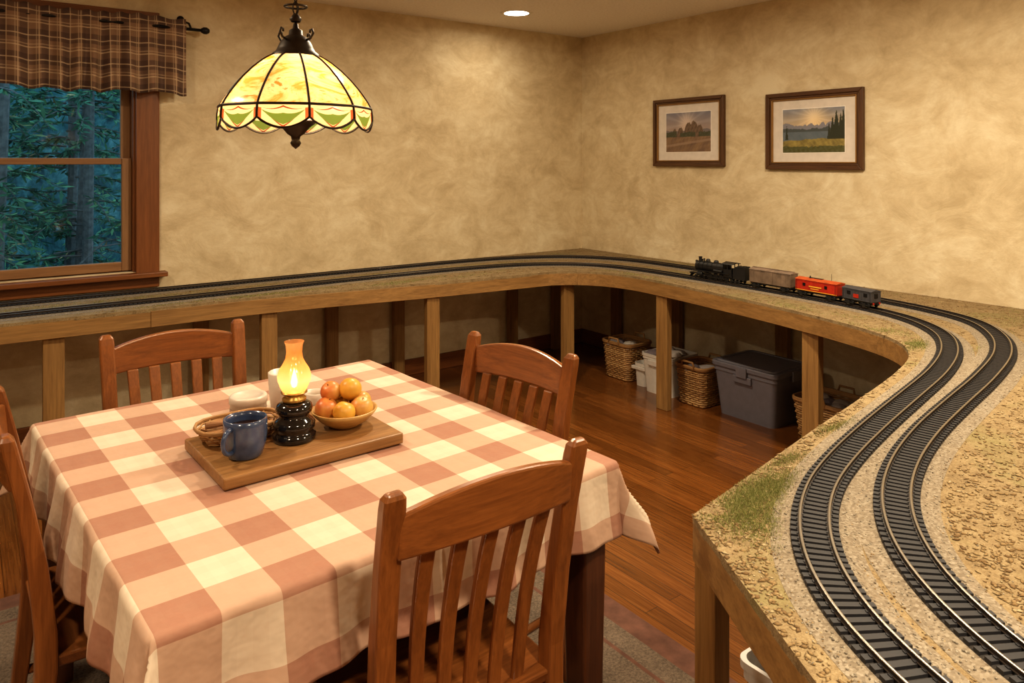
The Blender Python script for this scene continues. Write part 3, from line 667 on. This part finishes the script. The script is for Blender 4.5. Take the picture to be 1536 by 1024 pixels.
# ------------------------------------------------------------ storage under layout
def rr(w,d,r,n=6):
    pts=[]
    for cx,cy,a0 in((w/2-r,d/2-r,0),(-w/2+r,d/2-r,pi/2),(-w/2+r,-d/2+r,pi),(w/2-r,-d/2+r,1.5*pi)):
        for k in range(n+1): an=a0+pi/2*k/n; pts.append((cx+r*math.cos(an),cy+r*math.sin(an)))
    return pts
def dens(pts,step):
    P=np.array(pts+[pts[0]]); d=np.r_[0,np.cumsum(np.linalg.norm(np.diff(P,axis=0),axis=1))]; n=int(d[-1]/step)//2*2
    s=np.linspace(0,d[-1],n,endpoint=False); return np.c_[np.interp(s,d,P[:,0]),np.interp(s,d,P[:,1])]
def basket(name,loc,w,d,h,rz=0,fill=True,rs=.0085,r=.04,handles=True,taper=.85):
    e=empty(name,loc,rz); a=Acc(); nr=max(3,int(h/(rs*1.55)))
    for i in range(nr):
        z=rs+i*(h-2*rs)/(nr-1); k=taper+(1-taper)*z/h; pts=dens(rr(w*k,d*k,r*k),.022)
        c=[]
        for j,(x,y) in enumerate(pts):
            L=math.hypot(x,y); s=1+(.0035 if (i+j)%2 else -.0035)/L; c.append((x*s,y*s,z))
        a.tube(c,rs*.72,5,closed=True)
    rim=.0085 if rs>.006 else .004
    for off in(0,.013 if rs>.006 else .005):
        a.tube([(x,y,h+off*.6) for x,y in dens(rr(w+.008,d+.008,r),.03)],rim,6,closed=True)
    pts=dens(rr(w*taper,d*taper,r*taper),.044); pt=dens(rr(w,d,r),.044); m=min(len(pts),len(pt))
    for j in range(m): a.tube([(pts[j*len(pts)//m][0],pts[j*len(pts)//m][1],.004),(pt[j*len(pt)//m][0],pt[j*len(pt)//m][1],h)],.004 if rs>.006 else .002,5)
    v,f=loft([[(x*taper*.97,y*taper*.97,z) for x,y in rr(w,d,r)] for z in(.001,.006)]); a.add(v,f)
    if handles:
        for s in(-1,1): a.tube([(s*(w/2+.006),-.05,h),(s*(w/2+.012),-.04,h+.04),(s*(w/2+.012),.04,h+.04),(s*(w/2+.006),.05,h)],.007,6)
    a.mk('woven_body',WICK,e,smooth=True)
    if fill:
        a=Acc()
        for q in range(11):
            x=random.uniform(-w*.3,w*.3);y=random.uniform(-d*.3,d*.3); s=random.uniform(.035,.06)
            a.lathe([(0,-s*.5),(s*.7,-s*.4),(s,0),(s*.7,s*.35),(0,s*.5)],8,'z',(x,y,h-.03+random.uniform(-.015,.02)))
        a.mk('contents',CLUT,e)
        box('inner_fill',(-w*.40,-d*.40,.01),(w*.40,d*.40,h-.05),CLUT,e,.01)
    return e
def bin_(name,loc,w,d,h,mat,lid=None,rz=0,contents=False,taper=.86):
    e=empty(name,loc,rz); t=.004
    def ring(k,z,inn=0): return [(x,y,z) for x,y in rr(w*k-2*inn,d*k-2*inn,.03)]
    k=taper
    rings=[ring(k,0),ring(k+(1-k)*.86,h*.86),ring(k+(1-k)*.86+.03,h*.865),ring(1.0,h-.02),ring(1.03,h-.018),ring(1.03,h),ring(1.0,h,t),ring(k,0.008,t)]
    v=[p for r in rings for p in r]; n=len(rings[0]); f=[]
    for i in range(len(rings)-1):
        for q in range(n): f.append((i*n+q,i*n+(q+1)%n,(i+1)*n+(q+1)%n,(i+1)*n+q))
    f.append(tuple(range(n))); f.append(tuple((len(rings)-1)*n+q for q in range(n)))
    mk('tub',v,f,mat,e,bevel=0)
    a=Acc()
    for s in(-1,1):
        a.box((s*w/2*.985-.012,-.06,h*.72),(s*w/2*.985+.012,.06,h*.86)) 
    a.mk('grips',mat,e,bevel=.004)
    if lid:
        R=[[(x,y,h+z) for x,y in rr(w*1.06*s_,d*1.06*s_,.035)] for s_,z in((1,-.012),(1,.006),(.985,.012),(.90,.012),(.88,.02),(.80,.02),(.79,.016),(.3,.016))]
        v,f=loft(R); mk('lid',v,f,lid,e,bevel=0)
        a=Acc()
        for s in(-1,1): a.box((s*w*.535-.006,-.035,h-.05),(s*w*.535+.006,.035,h+.008)); a.box((-.035,s*d*.535-.006,h-.05),(.035,s*d*.535+.006,h+.008))
        a.mk('latches',lid,e,bevel=.003)
    if contents:
        a=Acc()
        for q in range(14):
            x=random.uniform(-w*.32,w*.32);y=random.uniform(-d*.32,d*.32); s=random.uniform(.04,.07)
            a.lathe([(0,-s*.4),(s*.8,-s*.3),(s,0),(s*.7,s*.3),(0,s*.4)],10,'z',(x,y,h-.01+random.uniform(-.02,.02)))
        a.mk('contents',CLUT,e); box('inner_fill',(-w*.38,-d*.38,.01),(w*.38,d*.38,h-.05),CLUT,e,.01)
    return e
basket('wicker_basket',(-.42,-.93,0),.23,.26,.24)
bin_('small_bucket',(-.47,-1.14,0),.10,.10,.15,MILKP)
bin_('white_storage_bin',(-.44,-1.335,0),.27,.25,.25,MILKP,contents=True)
basket('wicker_basket.001',(-.45,-1.60,0),.24,.22,.23,r=.035)
bin_('storage_tote',(-.36,-1.965,0),.36,.42,.30,GREYP,lid=GREYP)
basket('wicker_basket.002',(-.36,-2.40,0),.28,.30,.20)
e=bin_('grey_storage_bin',(-2.455,-3.700,0),.44,.36,.33,GREYL,taper=.8)
a=Acc(); a.lathe([(0,.012),(.10,.012),(.13,.05),(.135,.24),(.14,.245),(.13,.25),(.06,.28),(.02,.285),(.018,.30),(.03,.315),(0,.32)],32,'z',(-.03,.0,0)); a.mk('old_stock_pot',plain('dark_enamel',(.10,.08,.07),.35),e,smooth=True)
# ------------------------------------------------------------ dining table
TX,TY=-3.388,-2.675; TW,TD=1.08,1.25; TZ=.735; TR_=math.radians(3.4)
g=empty('dining_table',(TX,TY,0),TR_)
cbox('tabletop',(0,0,TZ-.018),(TW,TD,.03),TB,g,.006)
for i,(sx,sy) in enumerate(((-1,-1),(1,-1),(1,1),(-1,1))):
    x,y=sx*(TW/2-.06),sy*(TD/2-.06)
    v,f=loft([rectring((x,y,0.013),.062,.062),rectring((x,y,.50),.076,.076),rectring((x,y,TZ-.033),.076,.076)]); mk(f'leg_{i}',v,f,TB,g,bevel=.006)
for s in(-1,1):
    cbox(f'apron_x{s}',(s*(TW/2-.06),0,TZ-.08),(.022,TD-.19,.09),TB,g); cbox(f'apron_y{s}',(0,s*(TD/2-.06),TZ-.08),(TW-.19,.022,.09),TB,g)
g=empty('tablecloth',(TX,TY,0),TR_)
DR=.165; hw,hd=TW/2+.004,TD/2+.004; RB=.014
def drape(r,flare):
    if r<RB*pi/2: th=r/RB; return RB*math.sin(th),RB*(1-math.cos(th))
    q=r-RB*pi/2; return RB+q*flare, RB+q*math.sqrt(1-flare*flare)
def cfn(u,v):
    X=-hw-DR+(2*hw+2*DR)*u; Y=-hd-DR+(2*hd+2*DR)*v
    ex=max(0,abs(X)-hw+RB); ey=max(0,abs(Y)-hd+RB); sx=1 if X>0 else -1; sy=1 if Y>0 else -1
    bx=min(abs(X),hw-RB); by=min(abs(Y),hd-RB); z=TZ+.001
    z+=.0012*math.sin(X*9+Y*4)*math.sin(Y*7-X*3)
    if ex==0 and ey==0: return (X,Y,z)
    r=math.hypot(ex,ey); ph=math.atan2(ey,ex); cor=math.sin(2*ph)
    cf=.10 if (sx<0 and sy<0) else .30
    fl=.09+cf*cor**2+.03*math.sin(X*17)*(1-cor)+.04*math.sin(Y*13+1)*(1-cor)
    h,d=drape(r,fl)
    w=.010*math.sin((X if ey>ex else Y)*26+(X*sy+Y*sx)*3)*min(1,r/.15)+.006*math.sin((X if ey>ex else Y)*51)*min(1,r/.15)
    h+=w+.010*math.sin(ph*8+1)*cor*min(1,r/.15)
    return (sx*(bx+h*math.cos(ph)),sy*(by+h*math.sin(ph)),z-d)
sheet('cloth',cfn,230,250,CLOTH,lambda u,v:((2*hw+2*DR)*u+.03,(2*hd+2*DR)*v+.05),g,.0015)
# ------------------------------------------------------------ chairs
def chair(name,x,y,rz,zf=0.0):
    e=empty(name,(x,y,zf),rz)
    zs=.45-zf
    def sfn(i,j,top):
        u=i/16*2-1; vv=j/16*2-1
        w=.225-.012*(1-vv)/2*1.6; X=w*u; Y=.205*vv+.012*(1-u*u)*(1 if vv>0 else .3)*abs(vv)
        z=zs-(0 if top else .03)
        if top: z-=.010*math.cos(u*pi/2)**.7*math.cos(max(-1,min(1,vv+.1))*pi/2)**.7 if abs(vv+.1)<1 and abs(u)<1 else 0
        else: X*=.96;Y*=.96
        return (X,Y,z)
    v=[sfn(i,j,1) for j in range(17) for i in range(17)]+[sfn(i,j,0) for j in range(17) for i in range(17)]; f=[]
    for j in range(16):
        for i in range(16):
            q=j*17+i; f.append((q,q+1,q+18,q+17)); q+=289; f.append((q,q+17,q+18,q+1))
    for i in range(16):
        f.append((i,i+289,i+290,i+1)); q=16*17+i; f.append((q,q+1,q+290,q+289)); q=i*17; f.append((q,q+17,q+306,q+289)); q=i*17+16; f.append((q,q+289,q+306,q+17))
    mk('seat',v,f,CH[0],e,smooth=False,bevel=.006)
    ztop=.93-zf
    def by(z): s=(z-zs)/(ztop-zs); return -.185-.075*s-.012*math.sin(s*pi)*-1
    for s in(-1,1):
        R=[]
        for z,w,d in((0,.03,.03),(.2,.034,.034),(zs-.03,.038,.042),(zs+.05,.038,.042),(zs+.2,.040,.036),(zs+.34,.042,.030),(ztop-.03,.043,.028),(ztop-.012,.041,.026),(ztop,.026,.014)):
            if z<=zs-.02: yy=-.185-.05*(1-z/zs); xx=s*(.192+.01*(1-z/zs))
            else: yy=by(z); xx=s*(.192+.012*(z-zs)/(ztop-zs))
            R.append(rectring((xx,yy,z),w,d))
        v,f=loft(R); mk(f'post_{"l" if s<0 else "r"}',v,f,CH[2],e,bevel=.005)
        v,f=loft([rectring((s*.195,.175,0),.032,.032),rectring((s*.190,.165,.25),.04,.04),rectring((s*.185,.16,zs-.028),.042,.042)]); mk(f'front_leg_{"l" if s<0 else "r"}',v,f,CH[2],e,bevel=.005)
        a=Acc(); a.tube([(s*.196,-.215,.20),(s*.19,.168,.20)],.011,8); a.mk(f'side_stretcher_{"l" if s<0 else "r"}',CH[1],e,smooth=True)
    a=Acc(); a.tube([(-.19,0,.20),(.19,0,.20)],.011,8); a.tube([(-.19,.166,.28),(.19,.166,.28)],.011,8); a.mk('cross_stretchers',CH[0],e,smooth=True)
    R=[]
    for u in np.linspace(-1,1,21):
        X=u*.192; yb=by(ztop-.07)-.022*(1-u*u); zb=ztop-.125+.006*(1-u*u); zt=ztop-.045+.030*(1-u*u); th=.020
        dy=-.008
        R.append([(X,yb-th/2,zb),(X,yb+th/2,zb),(X,yb+th/2+dy,zt),(X,yb-th/2+dy,zt)])
    v,f=loft(R); mk('crest_rail',v,f,CH[0],e,bevel=.005)
    for i,u in enumerate(np.linspace(-.68,.68,5)):
        R=[]
        for k,s in enumerate(np.linspace(0,1,8)):
            z=zs-.012+s*(ztop-.118-zs+.012); y=by(z)*1.0+.010*(1-s)-.020*(1-u*u)*s+ .006*math.sin(s*pi)
            X=u*(.170+.022*s); R.append(rectring((X,y,z),.027+.006*s,.012))
        v,f=loft(R); mk(f'slat_{i}',v,f,CH[2],e,bevel=.003)
    return e
RZ=.0135
chair('dining_chair',-3.55,-2.19,pi,RZ)
chair('dining_chair.001',-3.008,-2.825,math.radians(99),RZ)
chair('dining_chair.002',-3.345,-3.225,0,RZ)
chair('dining_chair.003',-3.795,-2.58,-pi/2,RZ)
# ------------------------------------------------------------ table items
ZB=TZ+.0045
g=empty('serving_board',(-3.427,-2.705,ZB),math.radians(2))
cbox('board',(0,0,.014),(.462,.315,.028),BRD,g,.004)
ZI=ZB+.0285
# mug
e=empty('coffee_mug',(-3.572,-2.762,ZI),math.radians(215))
v,f=lathe([(0,0),(.036,0),(.040,.004),(.048,.03),(.0515,.055),(.051,.08),(.0505,.092),(.0475,.093),(.047,.08),(.047,.05),(.043,.02),(.034,.008),(0,.007)],40); mk('cup',v,f,BLUE,e,smooth=True)
v,f=tube([(.046,0,.078),(.064,0,.080),(.078,0,.066),(.081,0,.048),(.073,0,.030),(.056,0,.022),(.044,0,.024)],[.007,.0065,.006,.006,.006,.0065,.007],10); mk('handle',v,f,BLUE,e,smooth=True,sub=1)
v,f=lathe([(0,.07),(.047,.07)],32); mk('coffee',v,f,plain('coffee',(.03,.012,.005),.1),e)
# oil lamp
e=empty('oil_lamp',(-3.437,-2.725,ZI))
v,f=lathe([(0,0),(.052,0),(.054,.004),(.054,.016),(.048,.020),(.046,.024),(.052,.030),(.053,.042),(.046,.052),(.038,.058),(.036,.064),(.044,.070),(.047,.080),(.043,.090),(.032,.096),(0,.096)],48); mk('base',v,f,BLKG,e,smooth=True)
v,f=lathe([(0,.096),(.026,.096),(.030,.100),(.030,.106),(.023,.110),(.024,.116),(.033,.119),(.033,.122),(0,.123)],40); mk('burner',v,f,BRASS,e,smooth=True)
gm2,nt,b=newmat('frosted_amber_chimney')
for n_ in list(nt.nodes):
    if n_.type=='BSDF_PRINCIPLED': nt.nodes.remove(n_)
out=nt.nodes['Material Output']; tl=nt.nodes.new('ShaderNodeBsdfTranslucent'); tl.inputs[0].default_value=(.72,.31,.12,1)
tp=nt.nodes.new('ShaderNodeBsdfTransparent'); tp.inputs[0].default_value=(1,.68,.36,1); gl=nt.nodes.new('ShaderNodeBsdfGlossy'); gl.inputs['Roughness'].default_value=.1
em=nt.nodes.new('ShaderNodeEmission'); 
tc=nt.nodes.new('ShaderNodeTexCoord'); sp=nt.nodes.new('ShaderNodeSeparateXYZ'); nt.links.new(tc.outputs['Object'],sp.inputs[0])
r=ramp(nt,[(.0,(.85,.30,.05)),(.28,(.95,.66,.34)),(.5,(.85,.34,.08)),(.75,(.55,.17,.03)),(1,(.5,.19,.05))],math_(nt,'MULTIPLY',math_(nt,'SUBTRACT',sp.outputs[2],.12),1/.125)); nt.links.new(r.outputs[0],em.inputs[0]); em.inputs[1].default_value=.5  # flame's glow painted into the glass as emission, brightest at the bulge
m1=nt.nodes.new('ShaderNodeMixShader'); m1.inputs[0].default_value=.35; nt.links.new(tl.outputs[0],m1.inputs[1]); nt.links.new(tp.outputs[0],m1.inputs[2])
m2=nt.nodes.new('ShaderNodeMixShader'); m2.inputs[0].default_value=.06; nt.links.new(m1.outputs[0],m2.inputs[1]); nt.links.new(gl.outputs[0],m2.inputs[2])
ad=nt.nodes.new('ShaderNodeAddShader'); nt.links.new(m2.outputs[0],ad.inputs[0]); nt.links.new(em.outputs[0],ad.inputs[1]); nt.links.new(ad.outputs[0],out.inputs[0])
v,f=lathe([(.028,.122),(.034,.132),(.041,.150),(.0425,.163),(.038,.178),(.029,.192),(.022,.206),(.0195,.222),(.021,.240),(.025,.250)],40); mk('glass_chimney',v,f,gm2,e,smooth=True)
v,f=lathe([(0,.130),(.006,.134),(.0085,.145),(.006,.160),(.002,.176),(0,.182)],16); mk('flame',v,f,plain('flame',(1,.7,.3),.5,emis=(1,.74,.42),es=14),e,smooth=True)
def point(name,loc,energy,col,r,parent=None):
    d=bpy.data.lights.new(name,'POINT'); d.energy=energy; d.color=col; d.shadow_soft_size=r
    o=bpy.data.objects.new(name,d); COL.objects.link(o); o.location=loc
    if parent: o.parent=parent
    return o
point('lamp_glow',(0,0,.152),.38,(1,.60,.32),.012,e)
# fruit bowl
e=empty('fruit_bowl',(-3.292,-2.708,ZI))
v,f=lathe([(0,0),(.038,0),(.042,.004),(.065,.018),(.083,.036),(.088,.045),(.085,.047),(.079,.040),(.060,.022),(.036,.010),(0,.009)],40); mk('bowl',v,f,BWL[0],e,smooth=True)
def fruitmat(n,c1,c2):
    m,nt,b=newmat(n); v=coords(nt); no=noise(nt,v,18,3); r=ramp(nt,[(.35,c1),(.65,c2)],no.outputs[0]); nt.links.new(r.outputs[0],b.inputs['Base Color']); b.inputs['Roughness'].default_value=.38
    n2=noise(nt,v,300,2); bump(nt,b,n2.outputs[0],.15,.001); return m
FR=[fruitmat('blush_apple_skin',(.50,.13,.04),(.66,.34,.09)),fruitmat('orange_skin',(.62,.31,.04),(.68,.40,.07)),fruitmat('apricot_skin',(.57,.24,.06),(.68,.41,.11))]
def fruit(nm,x,y,z,r,m,tilt):
    prof=[]
    for k in range(17):
        th=pi*k/16; rr_=r*(1-.10*math.exp(-(th/.35)**2)-.05*math.exp(-((pi-th)/.3)**2)); prof.append((rr_*math.sin(th) if 0<k<16 else 0,rr_*math.cos(th)*.95))
    v,f=lathe(prof,28); o=mk(nm,v,f,m,e,smooth=True,loc=(x,y,z),rot=tilt)
    v,f=tube([(0,0,r*.80),(0.001,0,r*.92),(.002,0,r*.99)],[.0018,.0014,.0018],6); mk(nm+'_stem',v,f,BRD[2],o)
for i,(x,y,z,r,m) in enumerate([(-.046,.012,.050,.031,0),(-.018,-.040,.048,.030,1),(.034,-.036,.050,.031,2),(.054,.012,.050,.029,2),(.012,.046,.050,.030,1),(-.026,.03,.088,.028,0),(.020,.006,.092,.031,1)]):
    fruit(f'fruit_{i}',x,y,z,r,FR[m],(random.uniform(-.6,.6),random.uniform(-.6,.6),0))
# shallow bread basket with crackers and a spoon
e=basket('bread_basket',(-3.545,-2.622,ZI),.205,.135,.036,rz=.05,fill=False,rs=.0045,r=.062,handles=False,taper=.82)
CRK=islandmat('crackers',[(0,(.16,.07,.03)),(.5,(.36,.19,.08)),(1,(.5,.32,.15))])
a=Acc()
for q in range(20):
    x=random.uniform(-.07,.07);y=random.uniform(-.038,.038); an=random.uniform(0,pi); t_=random.uniform(-.4,.4)
    a.obox((x,y,.022+.007*(q%3)),((math.cos(an),math.sin(an),t_*.5),(-math.sin(an),math.cos(an),0),(0,0,1)),(.018,.014,.003))
a.tube([(-.085,.0,.044),(-.02,-.01,.042),(.05,-.02,.046)],[.009,.004,.004],8)
a.mk('crackers',CRK,e,bevel=.001)
e=empty('sugar_tin',(-3.47,-2.455,ZB))
v,f=lathe([(0,0),(.046,0),(.049,.004),(.049,.060),(.052,.061),(.052,.076),(.049,.080),(.040,.081),(.038,.078),(0,.078)],40); mk('tin',v,f,WHITE,e,smooth=True)
v,f=lathe([(.0495,.020),(.0500,.021),(.0500,.045),(.0495,.046)],40); mk('label',v,f,plain('tin_label',(.45,.28,.2),.6,var=.4),e)
e=empty('white_cup',(-3.345,-2.385,ZB))
v,f=lathe([(0,0),(.030,0),(.036,.006),(.041,.05),(.044,.108),(.041,.110),(.037,.05),(.03,.01),(0,.008)],36); mk('cup',v,f,WHITE,e,smooth=True)
e=empty('ceramic_creamer',(-3.29,-2.50,ZB))
v,f=lathe([(0,0),(.026,0),(.034,.012),(.038,.032),(.032,.052),(.034,.066),(.031,.067),(.028,.052),(.03,.02),(0,.008)],36); mk('pot',v,f,WHITE,e,smooth=True)
# ------------------------------------------------------------ pendant lamp
PX,PY=-3.420,-2.69
e=empty('tiffany_pendant_lamp',(PX,PY,0))
NP=10
prof=[(.040,1.762),(.058,1.757),(.085,1.742),(.115,1.718),(.143,1.690),(.166,1.662),(.184,1.636),(.1935,1.618)]
def shade_r(t):
    s=t*(len(prof)-1); i=min(int(s),len(prof)-2); q=s-i; return (prof[i][0]*(1-q)+prof[i+1][0]*q, prof[i][1]*(1-q)+prof[i+1][1]*q)
nA=NP*12; v=[];f=[];uv=[]
ND=16; NS=8
for j in range(ND+NS+1):
    for i in range(nA):
        a_=2*pi*i/nA+.12; ph=(i/nA*NP)%1; arch=math.sin(pi*ph)
        if j<=ND: r_,z_=shade_r(j/ND); V=j/ND*.7
        else:
            q=(j-ND)/NS; dz=.032+.026*arch**.8; z_=1.618-dz*q; r_=.1935+.003*math.sin(q*pi*.6); V=.7+.3*q
        k=math.cos(pi/NP)/math.cos(((ph)-.5)*2*pi/NP); k=1-(1-k)*.6
        r_*=k
        v.append((r_*math.cos(a_),r_*math.sin(a_),z_)); uv.append((i/nA*NP,V))
for j in range(ND+NS):
    for i in range(nA): i2=(i+1)%nA; f.append((j*nA+i,j*nA+i2,(j+1)*nA+i2,(j+1)*nA+i))
me=bpy.data.meshes.new('glass_shade'); me.from_pydata(v,[],f); l=me.uv_layers.new(name='UVMap')
for p in me.polygons:
    p.use_smooth=True; us=[uv[me.loops[li].vertex_index][0] for li in p.loop_indices]; mxu=max(us)
    for li in p.loop_indices:
        u_,v_=uv[me.loops[li].vertex_index]
        if mxu-u_>5: u_+=NP
        l.data[li].uv=(u_,v_)
sm,nt,b=newmat('stained_glass')
for n_ in list(nt.nodes):
    if n_.type=='BSDF_PRINCIPLED': nt.nodes.remove(n_)
tc=nt.nodes.new('ShaderNodeTexCoord'); sp=nt.nodes.new('ShaderNodeSeparateXYZ'); nt.links.new(tc.outputs['UV'],sp.inputs[0])
pu=math_(nt,'ABSOLUTE',math_(nt,'SUBTRACT',math_(nt,'FRACT',sp.outputs[0]),.5))
vv=sp.outputs[1]
no=noise(nt,coords(nt,'Object',(1,1,2.4)),7.5,5,.6,2.4)
am=ramp(nt,[(.36,(.36,.135,.025)),(.45,(.39,.22,.085)),(.56,(.42,.26,.12)),(.63,(.34,.09,.013))],no.outputs[0])
def lens(v0,hgt,bend=0.0):
    c=math_(nt,'ADD',v0,math_(nt,'MULTIPLY',math_(nt,'MULTIPLY',pu,pu),-bend))
    hh=math_(nt,'MULTIPLY',math_(nt,'SUBTRACT',1.0,math_(nt,'MULTIPLY',pu,2.3)),hgt)
    return math_(nt,'LESS_THAN',math_(nt,'ABSOLUTE',math_(nt,'SUBTRACT',vv,c)),hh)
skirt=math_(nt,'GREATER_THAN',vv,.70)
c=mixc(nt,skirt,am.outputs[0],(.36,.235,.115))
c=mixc(nt,lens(.86,.135,.45),c,(.14,.025,.008)); c=mixc(nt,lens(.86,.112,.45),c,(.38,.25,.125)); c=mixc(nt,lens(.89,.072,.45),c,(.065,.085,.014))
edge=math_(nt,'MULTIPLY',math_(nt,'GREATER_THAN',pu,.42),math_(nt,'GREATER_THAN',vv,.78)); c=mixc(nt,edge,c,(.17,.04,.012))
tl=nt.nodes.new('ShaderNodeBsdfTranslucent'); nt.links.new(c,tl.inputs[0]); df=nt.nodes.new('ShaderNodeBsdfDiffuse'); nt.links.new(c,df.inputs[0])
em=nt.nodes.new('ShaderNodeEmission'); nt.links.new(c,em.inputs[0]); em.inputs[1].default_value=.7
m1=nt.nodes.new('ShaderNodeMixShader'); m1.inputs[0].default_value=.40; nt.links.new(tl.outputs[0],m1.inputs[1]); nt.links.new(df.outputs[0],m1.inputs[2])
gl=nt.nodes.new('ShaderNodeBsdfGlossy'); gl.inputs['Roughness'].default_value=.15
m2=nt.nodes.new('ShaderNodeMixShader'); m2.inputs[0].default_value=.05; nt.links.new(m1.outputs[0],m2.inputs[1]); nt.links.new(gl.outputs[0],m2.inputs[2])
ad=nt.nodes.new('ShaderNodeAddShader'); nt.links.new(m2.outputs[0],ad.inputs[0]); nt.links.new(em.outputs[0],ad.inputs[1]); nt.links.new(ad.outputs[0],nt.nodes['Material Output'].inputs[0])
me.materials.append(sm); o=bpy.data.objects.new('glass_shade',me); COL.objects.link(o); o.parent=e
a=Acc()
V=np.array(v).reshape(ND+NS+1,nA,3)
for k in range(NP):
    i=k*12; a.tube([V[j,i]*np.array([1.004,1.004,1]) for j in range(ND+NS+1)],.0032,6)
for j,rr0 in((ND,.0036),(ND+NS,.003),(0,.003)):
    a.tube([tuple(V[j,i]*np.array([1.004,1.004,1])) for i in range(nA)],rr0,6,closed=True)
a.mk('lead_came',BRONZE,e,smooth=True)
a=Acc()
a.lathe([(.062,1.752),(.060,1.760),(.050,1.768),(.046,1.776),(.040,1.790),(.026,1.806),(.018,1.810),(.017,1.822),(.008,1.828),(.006,1.84),(0,1.845)],32)
for k in range(4):
    an=k*pi/2+.5; c_,s_=math.cos(an),math.sin(an)
    a.tube([(c_*r_,s_*r_,z_) for r_,z_ in((.035,1.795),(.050,1.800),(.058,1.812),(.054,1.822),(.047,1.820),(.047,1.813))],.003,6)
a.lathe([(.012,1.845),(.016,1.852),(.012,1.858),(.006,1.866),(0,1.867)],16)
a.mk('crown',BRONZE,e,smooth=True)
a=Acc(); z=1.868; k=0
while z<2.47:
    pts=[]
    for q in range(14):
        an=2*pi*q/14; x_=.0075*math.cos(an); zz=z+.013+.0165*math.sin(an)
        pts.append((x_,0,zz) if k%2==0 else (0,x_,zz))
    a.tube(pts,.0019,5,closed=True); z+=.0265; k+=1
a.lathe([(0,2.46),(.012,2.46),(.03,2.475),(.055,2.49),(.06,2.5),(0,2.5)],28)
a.tube([(.004*math.sin(t*60),.004*math.cos(t*60),1.86+t*.62) for t in np.linspace(0,1,60)],.0016,5)
a.tube([(.028*math.cos(t),.028*math.sin(t),1.885) for t in np.linspace(0,2*pi,24,endpoint=False)],.003,6,closed=True)
a.mk('chain',BRONZE,e,smooth=True)
a=Acc(); a.lathe([(0,1.585),(.05,1.588),(.055,1.583),(.035,1.568),(.022,1.552),(.012,1.545),(.010,1.535),(.014,1.528),(.010,1.52),(0,1.512)],28); a.tube([(0,0,1.585),(0,0,1.77)],.005,8)
a.mk('finial',BRONZE,e,smooth=True)
BULB=plain('bulb_frosted',(1,.9,.7),.4,emis=(1,.80,.52),es=25)
for k in range(3):
    an=k*2*pi/3+3.9
    v,f=lathe([(0,-.03),(.012,-.026),(.022,-.008),(.023,.004),(.016,.022),(.010,.034),(0,.036)],20); mk(f'bulb_{k}',v,f,BULB,e,smooth=True,loc=(.06*math.cos(an),.06*math.sin(an),1.665))
    v,f=tube([(.06*math.cos(an),.06*math.sin(an),1.70),(.05*math.cos(an),.05*math.sin(an),1.73),(0,0,1.74)],.007,8); mk(f'socket_{k}',v,f,BRONZE,e)
    point(f'bulb_light_{k}',(.06*math.cos(an)*.5,.06*math.sin(an)*.5,1.645),3.6,(1,.82,.56),.03,e)
# ------------------------------------------------------------ recessed ceiling lights: first in view, the rest added unseen
TRIMW=plain('downlight_trim',(.8,.75,.68),.5); DEM=plain('downlight_lens',(1,.9,.75),.5,emis=(1,.88,.70),es=10)
def downlight(name,x,y,en,col=(1,.74,.45),ang=150):
    e=empty(name,(x,y,ZC))
    v,f=lathe([(.085,-.002),(.110,-.004),(.112,-.001),(.112,0),(.085,0)],40); mk('trim_ring',v,f,TRIMW,e,smooth=True)
    v,f=lathe([(0,-.0015),(.086,-.0015)],40); mk('lens',v,f,DEM,e)
    d=bpy.data.lights.new(name+'_lamp','AREA'); d.shape='DISK'; d.size=.17; d.energy=en; d.color=col; d.spread=math.radians(ang)
    o=bpy.data.objects.new('lamp_light',d); COL.objects.link(o); o.parent=e; o.location=(0,0,-.006)
WC=(1,.835,.60)
downlight('recessed_ceiling_light',-1.05,-.50,4,WC,170)
for i,(x,y,en,sp_) in enumerate([(-1.6,-3.2,50,178),(-1.45,-5.2,38,178),(-3.4,-4.9,36,125),(-5.0,-4.0,24,115),(-2.3,-1.85,29,178),(-4.5,-1.9,26,178)]):  # unseen downlights added to even out light on walls and room
    downlight('added_downlight.%03d'%(i+1),x,y,en,WC,sp_)
# world: dusk sky
w=bpy.data.worlds.new('dusk_sky'); S.world=w; w.use_nodes=True; bg=w.node_tree.nodes['Background']; bg.inputs[0].default_value=(.26,.52,.72,1); bg.inputs[1].default_value=2.6
# camera
cd=bpy.data.cameras.new('camera'); cam=bpy.data.objects.new('camera',cd); COL.objects.link(cam); S.camera=cam
cam.location=(-4.131,-4.599,1.478); cam.rotation_euler=(pi/2,0,-math.atan2(.596,.803)); cd.sensor_width=36; cd.lens=1120/1536*36; cd.shift_y=-(512-243)/1536; cd.clip_start=.02
